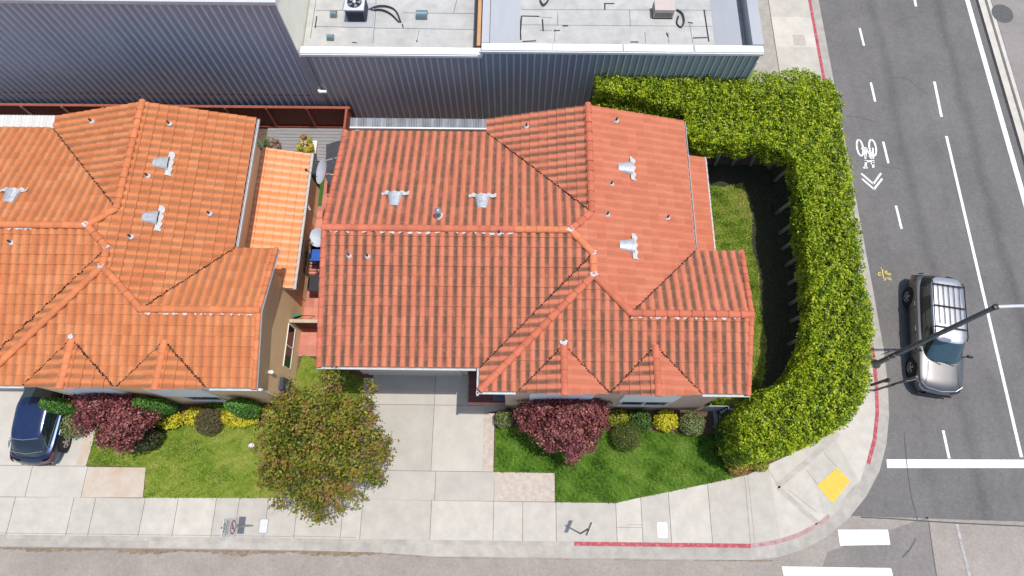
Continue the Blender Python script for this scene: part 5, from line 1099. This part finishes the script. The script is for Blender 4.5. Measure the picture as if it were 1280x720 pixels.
e0, e1 = hx, np.roll(hx, -1, 0); ln = np.linalg.norm(e1-e0, axis=1); m = 85000; idx = RN.choice(len(hx), m, p=ln/ln.sum()); t = RN.uniform(0, 1, m)[:, None]; Q = e0[idx]*(1-t)+e1[idx]*t; dd = (e1-e0)/ln[:, None]
A_ = sum(hx[i][0]*hx[(i+1) % len(hx)][1]-hx[(i+1) % len(hx)][0]*hx[i][1] for i in range(len(hx))); nrm = np.stack([dd[:, 1], -dd[:, 0]], -1)*(1 if A_ > 0 else -1); nq = nrm[idx]
inner = (Q[:, 0] < 12.3) & (Q[:, 1] > 4.6) & (Q[:, 1] < 14.6)
zl = np.where(inner, np.where((Q[:, 1] > 12.6) & (Q[:, 0] < 12.2), 2.1, 1.85), .25)
zq = zl+(HZ+.05-zl)*RN.uniform(0, 1, m)**.75; off = .17*lump(Q[:, 0], Q[:, 1], zq, 2.2, 33)+.13*lump(Q[:, 0], Q[:, 1], zq, 7, 34)-.35*RN.uniform(0, 1, m)**2-np.where(zq > HZ-.35, (zq-HZ+.35)*.5, 0)
P2 = np.concatenate([Q+nq*off[:, None], zq[:, None]], 1); N2 = np.concatenate([nq, np.full((m, 1), .35)], 1)
P_, N_ = np.vstack([P1, P2]), np.vstack([N1, N2])
tt = np.clip(RN.beta(1.7, 1.9, len(P_))*.85+.18*lump(P_[:, 0], P_[:, 1], P_[:, 2], 4.5, 41)+.2*lump(P_[:, 0], P_[:, 1], P_[:, 2], 11, 42)+.03, 0, 1)
leaves('foliage', P_, N_, .098, FIC, R, .5, .8, tt)
cx_ = [(p[0]-nr[0]*.42, p[1]-nr[1]*.42) for p, nr in zip(hp, [(nrm[i]+nrm[i-1])/max(.6, np.linalg.norm(nrm[i]+nrm[i-1])) for i in range(len(hp))])]
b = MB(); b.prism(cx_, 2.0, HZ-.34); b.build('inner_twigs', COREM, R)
PALEB = mk('pale_grey_bark', (.29, .27, .25), .85, var=.15, scale=9)
for k, (u, v) in enumerate(((893, 206), (915, 206), (937, 207), (960, 210), (968, 226), (970, 267), (974, 292), (977, 312), (982, 332), (985, 355), (987, 380), (988, 402), (986, 430), (960, 492))):
    x, y = G(u, v); dx, dy = (.15, .45) if v < 215 else (.5, .1); b = MB(); b.tube([(x, y, 0), (x+dx*.3, y+dy*.3, .8), (x+dx, y+dy, 1.7)], [.085, .07, .06], 8); b.build('trunk', PALEB, R, smooth=True)
# ------------------------------------------------------------------ cars
def extract(V, faces, name, mat, parent, smooth=True):
    b = MB(); used = {}
    for f in faces:
        for i in f:
            if i not in used: used[i] = len(b.v); b.v.append(tuple(V[i]))
        b.f.append([used[i] for i in f]); b.m.append(0); b.t.append(.5)
    return b.build(name, mat, parent, smooth=smooth, local=True, auto=35)
def islands(fs):
    fs = [list(f) for f in fs]; out = []
    while fs:
        g = [fs.pop()]; vs = set(g[0]); ch = True
        while ch:
            ch = False
            for f in fs[:]:
                if vs & set(f): g.append(f); vs |= set(f); fs.remove(f); ch = True
        out.append(g)
    return out
def car(name, label, loc, rz, L_, W_, st, cab, paint, roofmat, wheels, opts):
    """st: stations (y, top z, half width at belt, bottom z, shoulder drop); cab: greenhouse loops; front is -y"""
    R = thing(name, loc, label, 'car', rz=rz)
    ys = [s[0] for s in st]; yy = np.linspace(ys[0], ys[-1], 40); ip = lambda k: np.interp(yy, ys, [s[k] for s in st])
    def sm(a):
        a = a.copy(); a[1:-1] = (a[:-2]+2*a[1:-1]+a[2:])/4; return a
    zt, hw, zb, bow = sm(ip(1)), sm(sm(ip(2))), ip(3), ip(4)
    prof = [(0, 1.0, 0), (.35, .995, 0), (.66, .98, 0), (.86, .945, 0), (.955, .89, 0), (.99, .80, 0), (1.0, .66, 0), (.995, .45, 0), (.985, .25, 0), (.95, .08, 0), (.86, .0, 0), (0, 0, 0)]
    full = [(-a, c) for a, c, _ in prof[::-1][:-1]]+[(a, c) for a, c, _ in prof]; full = full[:-1] if False else full
    V = []; n = len(full)
    for i in range(40):
        for a, c in full:
            t = c; z = zb[i]+(zt[i]-zb[i])*t; V.append((a*hw[i], yy[i]+bow[i]*(1-a*a)*(-1 if yy[i] < 0 else 1)*1.0, z))
    faces = [(i*n+j, i*n+j+1, (i+1)*n+j+1, (i+1)*n+j) for i in range(39) for j in range(n-1)]
    faces += [tuple(range(n))[::-1], tuple(39*n+j for j in range(n))]
    body = extract(V, faces, 'body', paint, R)
    # greenhouse
    N_ = 64; loops = []
    for (y0, y1, w0, w1, z0, z1, ex) in cab:     # y0 front, y1 rear, half width front/rear, z front/rear
        lp = []
        for k in range(N_):
            t = 2*PI*k/N_; c, s = math.cos(t), math.sin(t); u = math.copysign(abs(c)**(2/ex), c); v = math.copysign(abs(s)**(2/ex), s); f = (v+1)/2
            lp.append((u*(w0*(1-f)+w1*f), y0*(1-f)+y1*f, z0*(1-f)+z1*f))
        loops.append(lp)
    V = [p for lp in loops for p in lp]; nl = len(loops); fr, sd, re, pil, top = [], [], [], [], []
    for i in range(nl-1):
        for k in range(N_):
            q = (i*N_+k, i*N_+(k+1) % N_, (i+1)*N_+(k+1) % N_, (i+1)*N_+k)
            if i >= opts['glass_rows']: top.append(q); continue
            a = (k+.5)/N_*360; mid = np.mean([V[j] for j in q], 0); 
            ar = 'f' if 225 < a < 315 else ('r' if 45 < a < 135 else 's')
            if ar == 's':
                (pil if any(abs(mid[1]-p) < w for p, w in opts['pillars']) else sd).append(q)
            elif (abs(a-225) < 4 or abs(a-315) < 4 or abs(a-45) < 4 or abs(a-135) < 4): pil.append(q)
            else: (fr if ar == 'f' else re).append(q)
    top.append(tuple((nl-1)*N_+k for k in range(N_)))
    rf = extract(V, top, 'roof', roofmat, R); [extract(V, g, 'pillar', opts.get('pillar', paint), R) for g in islands(pil)]
    GL = mk('car_glass', (.012, .02, .026), .05, spec=.9); GW = mk('windscreen_glass', (.03, .06, .075), .05, spec=.9)
    extract(V, fr, 'windscreen', GW, R)
    lf = [f for f in sd if np.mean([V[i][0] for i in f]) < 0]; rt = [f for f in sd if np.mean([V[i][0] for i in f]) > 0]
    extract(V, lf, 'side_window', GL, R); extract(V, rt, 'side_window', GL, R); extract(V, re, 'rear_window', GL, R)
    CHR = mk('chrome_trim', (.6, .6, .62), .2, metal=.95)
    hwf = lambda y: float(np.interp(y, yy, hw)); zf = lambda y: float(np.interp(y, yy, zt)); 
    for s in (-1, 1):
        for wy, wr in wheels:
            x0 = s*(hwf(wy)-.115); M = ((0, 0, s), (1, 0, 0), (0, 1, 0))
            b = MB(); b.lathe([(.001, .0), (wr+.075, .0), (wr+.075, .118), (wr*.9, .125), (.001, .125)], (x0, wy, wr+.03), 26, M=M); b.build('wheel_arch', mk('arch_black', (.012, .012, .013), .8), body, local=True)
            b = MB(); b.lathe([(wr*.62, -.08), (wr*.95, -.06), (wr, .0), (wr, .11), (wr*.95, .14), (wr*.64, .145), (wr*.62, .12)], (x0, wy, wr), 28, M=M); w = b.build('wheel', TYRE, R, smooth=True, local=True, auto=40)
            b = MB(); b.lathe([(wr*.63, .12), (wr*.63, .143), (wr*.55, .13)], (x0, wy, wr), 28, M=M); b.lathe([(wr*.16, .12), (wr*.14, .145), (.001, .148)], (x0, wy, wr), 12, M=M)
            for k in range(5):
                t = 2*PI*k/5+.3; c, d = math.cos(t), math.sin(t); p = lambda r, off, h: (x0+s*h, wy+r*c-off*d, wr+r*d+off*c)
                b.poly([p(wr*.1, -.035, .142), p(wr*.1, .035, .142), p(wr*.6, .05, .136), p(wr*.6, -.05, .136)])
            b.build('rim', ALLOY, w, local=True)
        my = opts['mirror']; mx = s*(hwf(my)+.11); b = MB(); b.lathe([(.001, -.11), (.06, -.1), (.085, 0), (.06, .1), (.001, .11)], (mx, my, zf(my)+.07), 12, M=((0, 0, s*1.15), (.75, 0, 0), (0, .8, 0))); b.tube([(s*(hwf(my)-.12), my-.02, zf(my)-.02), (mx, my, zf(my)+.04)], .025, 6); b.build('side_mirror', opts.get('mirrormat', paint), R, local=True, smooth=True)
        # door seams and handles on the flanks
        b = MB()
        for dy in opts['doors']: 
            for j in range(6):
                z0 = .28+(zf(dy)-.42)*j/6; z1 = .28+(zf(dy)-.42)*(j+1)/6; b.poly([(s*(hwf(dy)+.004), dy-.008, z0), (s*(hwf(dy)+.004), dy+.008, z0), (s*(hwf(dy)+.004), dy+.008, z1), (s*(hwf(dy)+.004), dy-.008, z1)])
        b.build('door_seam', CRACK, body, local=True)
        for dy in opts['handles']: b = MB(); b.box((s*(hwf(dy)+.012), dy, zf(dy)-.2), (.025, .2, .03)); b.build('door_handle', CHR if opts.get('chrome') else paint, R, local=True)
        # lamps wrap the corners
        for end, nm, col in ((0, 'headlight', mk('headlight_lens', (.45, .5, .55), .1, spec=.8)), (-1, 'tail_light', mk('tail_lens', (.3, .012, .015), .2, spec=.6))):
            y0 = yy[end]; sg = -1 if end == 0 else 1; z = opts['lampz'][0 if end == 0 else 1]; ww = hwf(y0-sg*.12)
            b = MB(); pts = [(ww*.58, y0+sg*.035), (ww*.86, y0+sg*-.005), (ww*1.0, y0-sg*.1), (hwf(y0-sg*.36)*1.006, y0-sg*.36)]
            for (xa, ya), (xb, yb_) in zip(pts[:-1], pts[1:]): b.add([(s*xa, ya, z-.07), (s*xb, yb_, z-.07), (s*xb, yb_, z+.07), (s*xa, ya, z+.06)], [(0, 1, 2, 3)])
            b.build(nm, col, R, local=True)
    return R, body, rf, hwf, zf
SUVP = mk('dark_silver_metallic_paint', (.16, .155, .152), .42, metal=.9, var=.04, scale=2, coat=.6, spec=.5)
BLUP = mk('navy_metallic_paint', (.022, .038, .085), .3, metal=.75, var=.05, scale=2, coat=.7, spec=.5)
xl_, xr_ = G(1134, 400, .3)[0], G(1203, 400, .95)[0]; sx0 = (xl_+xr_)/2; SK = (xr_-xl_)/1.95; sy0 = (G(1170, 341, 1.0)[1]+G(1170, 491, .55)[1])/2; SL = G(1170, 341, 1.0)[1]-G(1170, 491, .55)[1]
h = SL/2
R, body, rf, hwf, zf = car('parked_car', 'dark silver estate car with roof rails, on the avenue beside the hedge', (sx0, sy0, ZR), -.15, SL, 1.95,
  [(-h, .66, .70, .3, .10), (-h+.1, .80, .82, .26, .10), (-h+.35, .93, .91, .25, .06), (-h+.9, 1.0, .95, .25, .02), (-h+1.35, 1.06, .965, .25, 0), (0, 1.08, .97, .25, 0), (h-.7, 1.1, .955, .25, 0), (h-.2, 1.08, .91, .27, .03), (h-.04, .98, .84, .32, .05), (h, .72, .78, .36, .05)],
  [(-h+1.15, h-.1, .84, .82, 1.04, 1.07, 5), (-h+1.35, h-.16, .82, .80, 1.2, 1.22, 5), (-h+1.62, h-.26, .775, .755, 1.42, 1.45, 5), (-h+1.86, h-.36, .72, .70, 1.60, 1.60, 5), (-h+1.95, h-.42, .68, .66, 1.645, 1.635, 5), (-h+2.15, h-.6, .5, .5, 1.67, 1.66, 4)],
  SUVP, mk('sky_sheen_roof_paint', (.46, .46, .465), .42, metal=.85, var=.03, coat=.5), [(-h+.95, .36), (h-.95, .36)], dict(glass_rows=3, pillars=[(-.15, .07), (.95, .07), (h-.62, .1)], mirror=-h+1.55, doors=[-h+1.5, -.15, .95], handles=[.0, 1.1], lampz=(.72, .86), pillar=mk('gloss_black_trim', (.015, .015, .017), .2), mirrormat=mk('gloss_black_trim', (.015, .015, .017), .2)))  # roof paler than the body: sky reflection put into its colour
BLK = mk('gloss_black_trim', (.015, .015, .017), .2)
for s in (-1, 1):
    b = MB(); b.tube([(s*.66, -h+2.0, 1.64), (s*.665, -h+2.15, 1.72), (s*.655, h-.7, 1.72), (s*.645, h-.55, 1.64)], .022, 6); b.build('roof_rail', BLK, R, local=True)
for yq in (-h+2.45, -h+3.35, h-.75): b = MB(); b.box((0, yq, 1.735), (1.34, .055, .03)); b.build('roof_bar', BLK, R, local=True)
for xq in (-.44, -.22, 0, .22, .44): b = MB(); b.box((xq, .95, 1.71), (.022, 1.75, .016)); b.build('roof_slat', BLK, R, local=True)
b = MB(); b.box((0, -h-.06, .52), (1.0, .05, .2))
for k in range(4): b.box((0, -h-.085, .46+.045*k), (.96, .02, .012))
b.build('grille', BLK, R, local=True)
b = MB(); b.tube([(-.86, -h+.3, .88), (-.6, -h+.09, .84), (0, -h-.0, .82), (.6, -h+.09, .84), (.86, -h+.3, .88)], .014, 6); b.build('bonnet_trim', mk('chrome_trim', (.6, .6, .62), .2), R, local=True)
b = MB(); b.tube([(-.5, -h+1.2, 1.09), (-.1, -h+1.05, 1.075)], .012, 5); b.tube([(.02, -h+1.18, 1.09), (.45, -h+1.08, 1.075)], .012, 5); b.build('wiper', BLK, R, local=True)
for s in (-1, 1):
    b = MB(); b.tube([(s*.68, -h+.25, .94), (s*.62, -h+.8, 1.035), (s*.6, -h+1.15, 1.07)], .009, 5); b.build('bonnet_crease', BLK, body, local=True)
b = MB(); b.box((0, -h-.05, .33), (1.4, .06, .1)); b.box((0, h+.02, .45), (1.5, .08, .14)); b.build('bumper', BLK, R, local=True)
R.scale = (SK, 1, .96)
# blue hatchback, nose towards the garage
bx0, by1 = G(62, 545, .9)[0], G(50, 577, .5)[1]; BL = 4.2; h = BL/2
rear = by1; car_x = (G(85, 548, .35)[0]+G(13, 535, 1.0)[0])/2
R, body, rf, hwf, zf = car('parked_car', 'navy blue hatchback parked nose in on the left driveway', (car_x, rear+h-.02, .0), PI, BL, 1.8,
  [(-h, .55, .68, .3, .1), (-h+.15, .74, .8, .25, .1), (-h+.6, .88, .87, .24, .04), (-h+1.1, .97, .89, .24, 0), (0, .99, .895, .24, 0), (h-.6, 1.0, .87, .24, .02), (h-.2, .96, .80, .27, .08), (h-.06, .84, .74, .3, .12), (h, .6, .7, .34, .13)],
  [(-h+.95, h-.16, .79, .74, .95, .95, 4.5), (-h+1.2, h-.3, .77, .71, 1.1, 1.1, 4.5), (-h+1.55, h-.52, .70, .64, 1.3, 1.28, 4.5), (-h+1.8, h-.75, .64, .58, 1.42, 1.38, 4.5), (-h+1.95, h-.9, .59, .54, 1.455, 1.41, 4.5), (-h+2.15, h-1.1, .42, .40, 1.475, 1.44, 4)],
  BLUP, mk('blue_glass_roof', (.016, .032, .095), .2, metal=.3, spec=.6, coat=.5), [(-h+.8, .33), (h-.78, .33)], dict(glass_rows=3, pillars=[(-.1, .06), (.85, .06)], mirror=-h+1.25, doors=[-h+1.2, -.1, .85], handles=[.1, .98], lampz=(.64, .80), chrome=True))
CHR = MATS['chrome_trim']
b = MB(); b.tube([(-.55, h-.82, 1.425), (0, h-.76, 1.44), (.55, h-.82, 1.425)], .016, 6); b.build('roof_trim', CHR, R, local=True)
b = MB(); b.tube([(-.62, h-.36, 1.12), (0, h-.27, 1.13), (.62, h-.36, 1.12)], .014, 6); b.build('rear_trim', CHR, R, local=True)
for s in (-1, 1): b = MB(); b.tube([(s*.805, -h+1.05, .985), (s*.815, 0, 1.0), (s*.76, h-.5, 1.08), (s*.68, h-.75, 1.26)], .016, 6); b.build('window_trim', CHR, R, local=True)
b = MB(); b.box((0, h+.07, .42), (1.1, .06, .14)); b.build('bumper', DARK, R, local=True)
# ------------------------------------------------------------------ camera, sky, sun
cam = bpy.data.cameras.new('camera'); cam.sensor_width = 36; cam.lens = F_PX/1280*36; cam.clip_end = 2000
co = bpy.data.objects.new('camera', cam); COL.objects.link(co); co.location = (0, 0, CH); co.rotation_euler = (TH, 0, HD); S.camera = co
sd = np.array((.22, -.004, 1.)); sd /= np.linalg.norm(sd)
W = bpy.data.worlds.new('World'); S.world = W; W.use_nodes = True; nt = W.node_tree
sky = nt.nodes.new('ShaderNodeTexSky'); sky.sky_type = 'NISHITA'; sky.sun_disc = False; sky.sun_elevation = math.asin(sd[2]); sky.sun_rotation = math.atan2(sd[0], sd[1])
sky.air_density = 1.; sky.dust_density = 1.2
nt.links.new(sky.outputs[0], nt.nodes['Background'].inputs[0]); nt.nodes['Background'].inputs[1].default_value = .15
sun = bpy.data.lights.new('sun', 'SUN'); sun.energy = 3.0; sun.angle = math.radians(.5); sun.color = (1, .955, .89); so = bpy.data.objects.new('sun', sun); COL.objects.link(so)
import mathutils
so.rotation_euler = mathutils.Vector(tuple(sd)).to_track_quat('Z', 'Y').to_euler(); so.location = (0, 0, 60)
vs = S.view_settings; vs.view_transform = 'Standard'; vs.look = 'None'; vs.exposure = .34; vs.gamma = 1; vs.use_curve_mapping = False
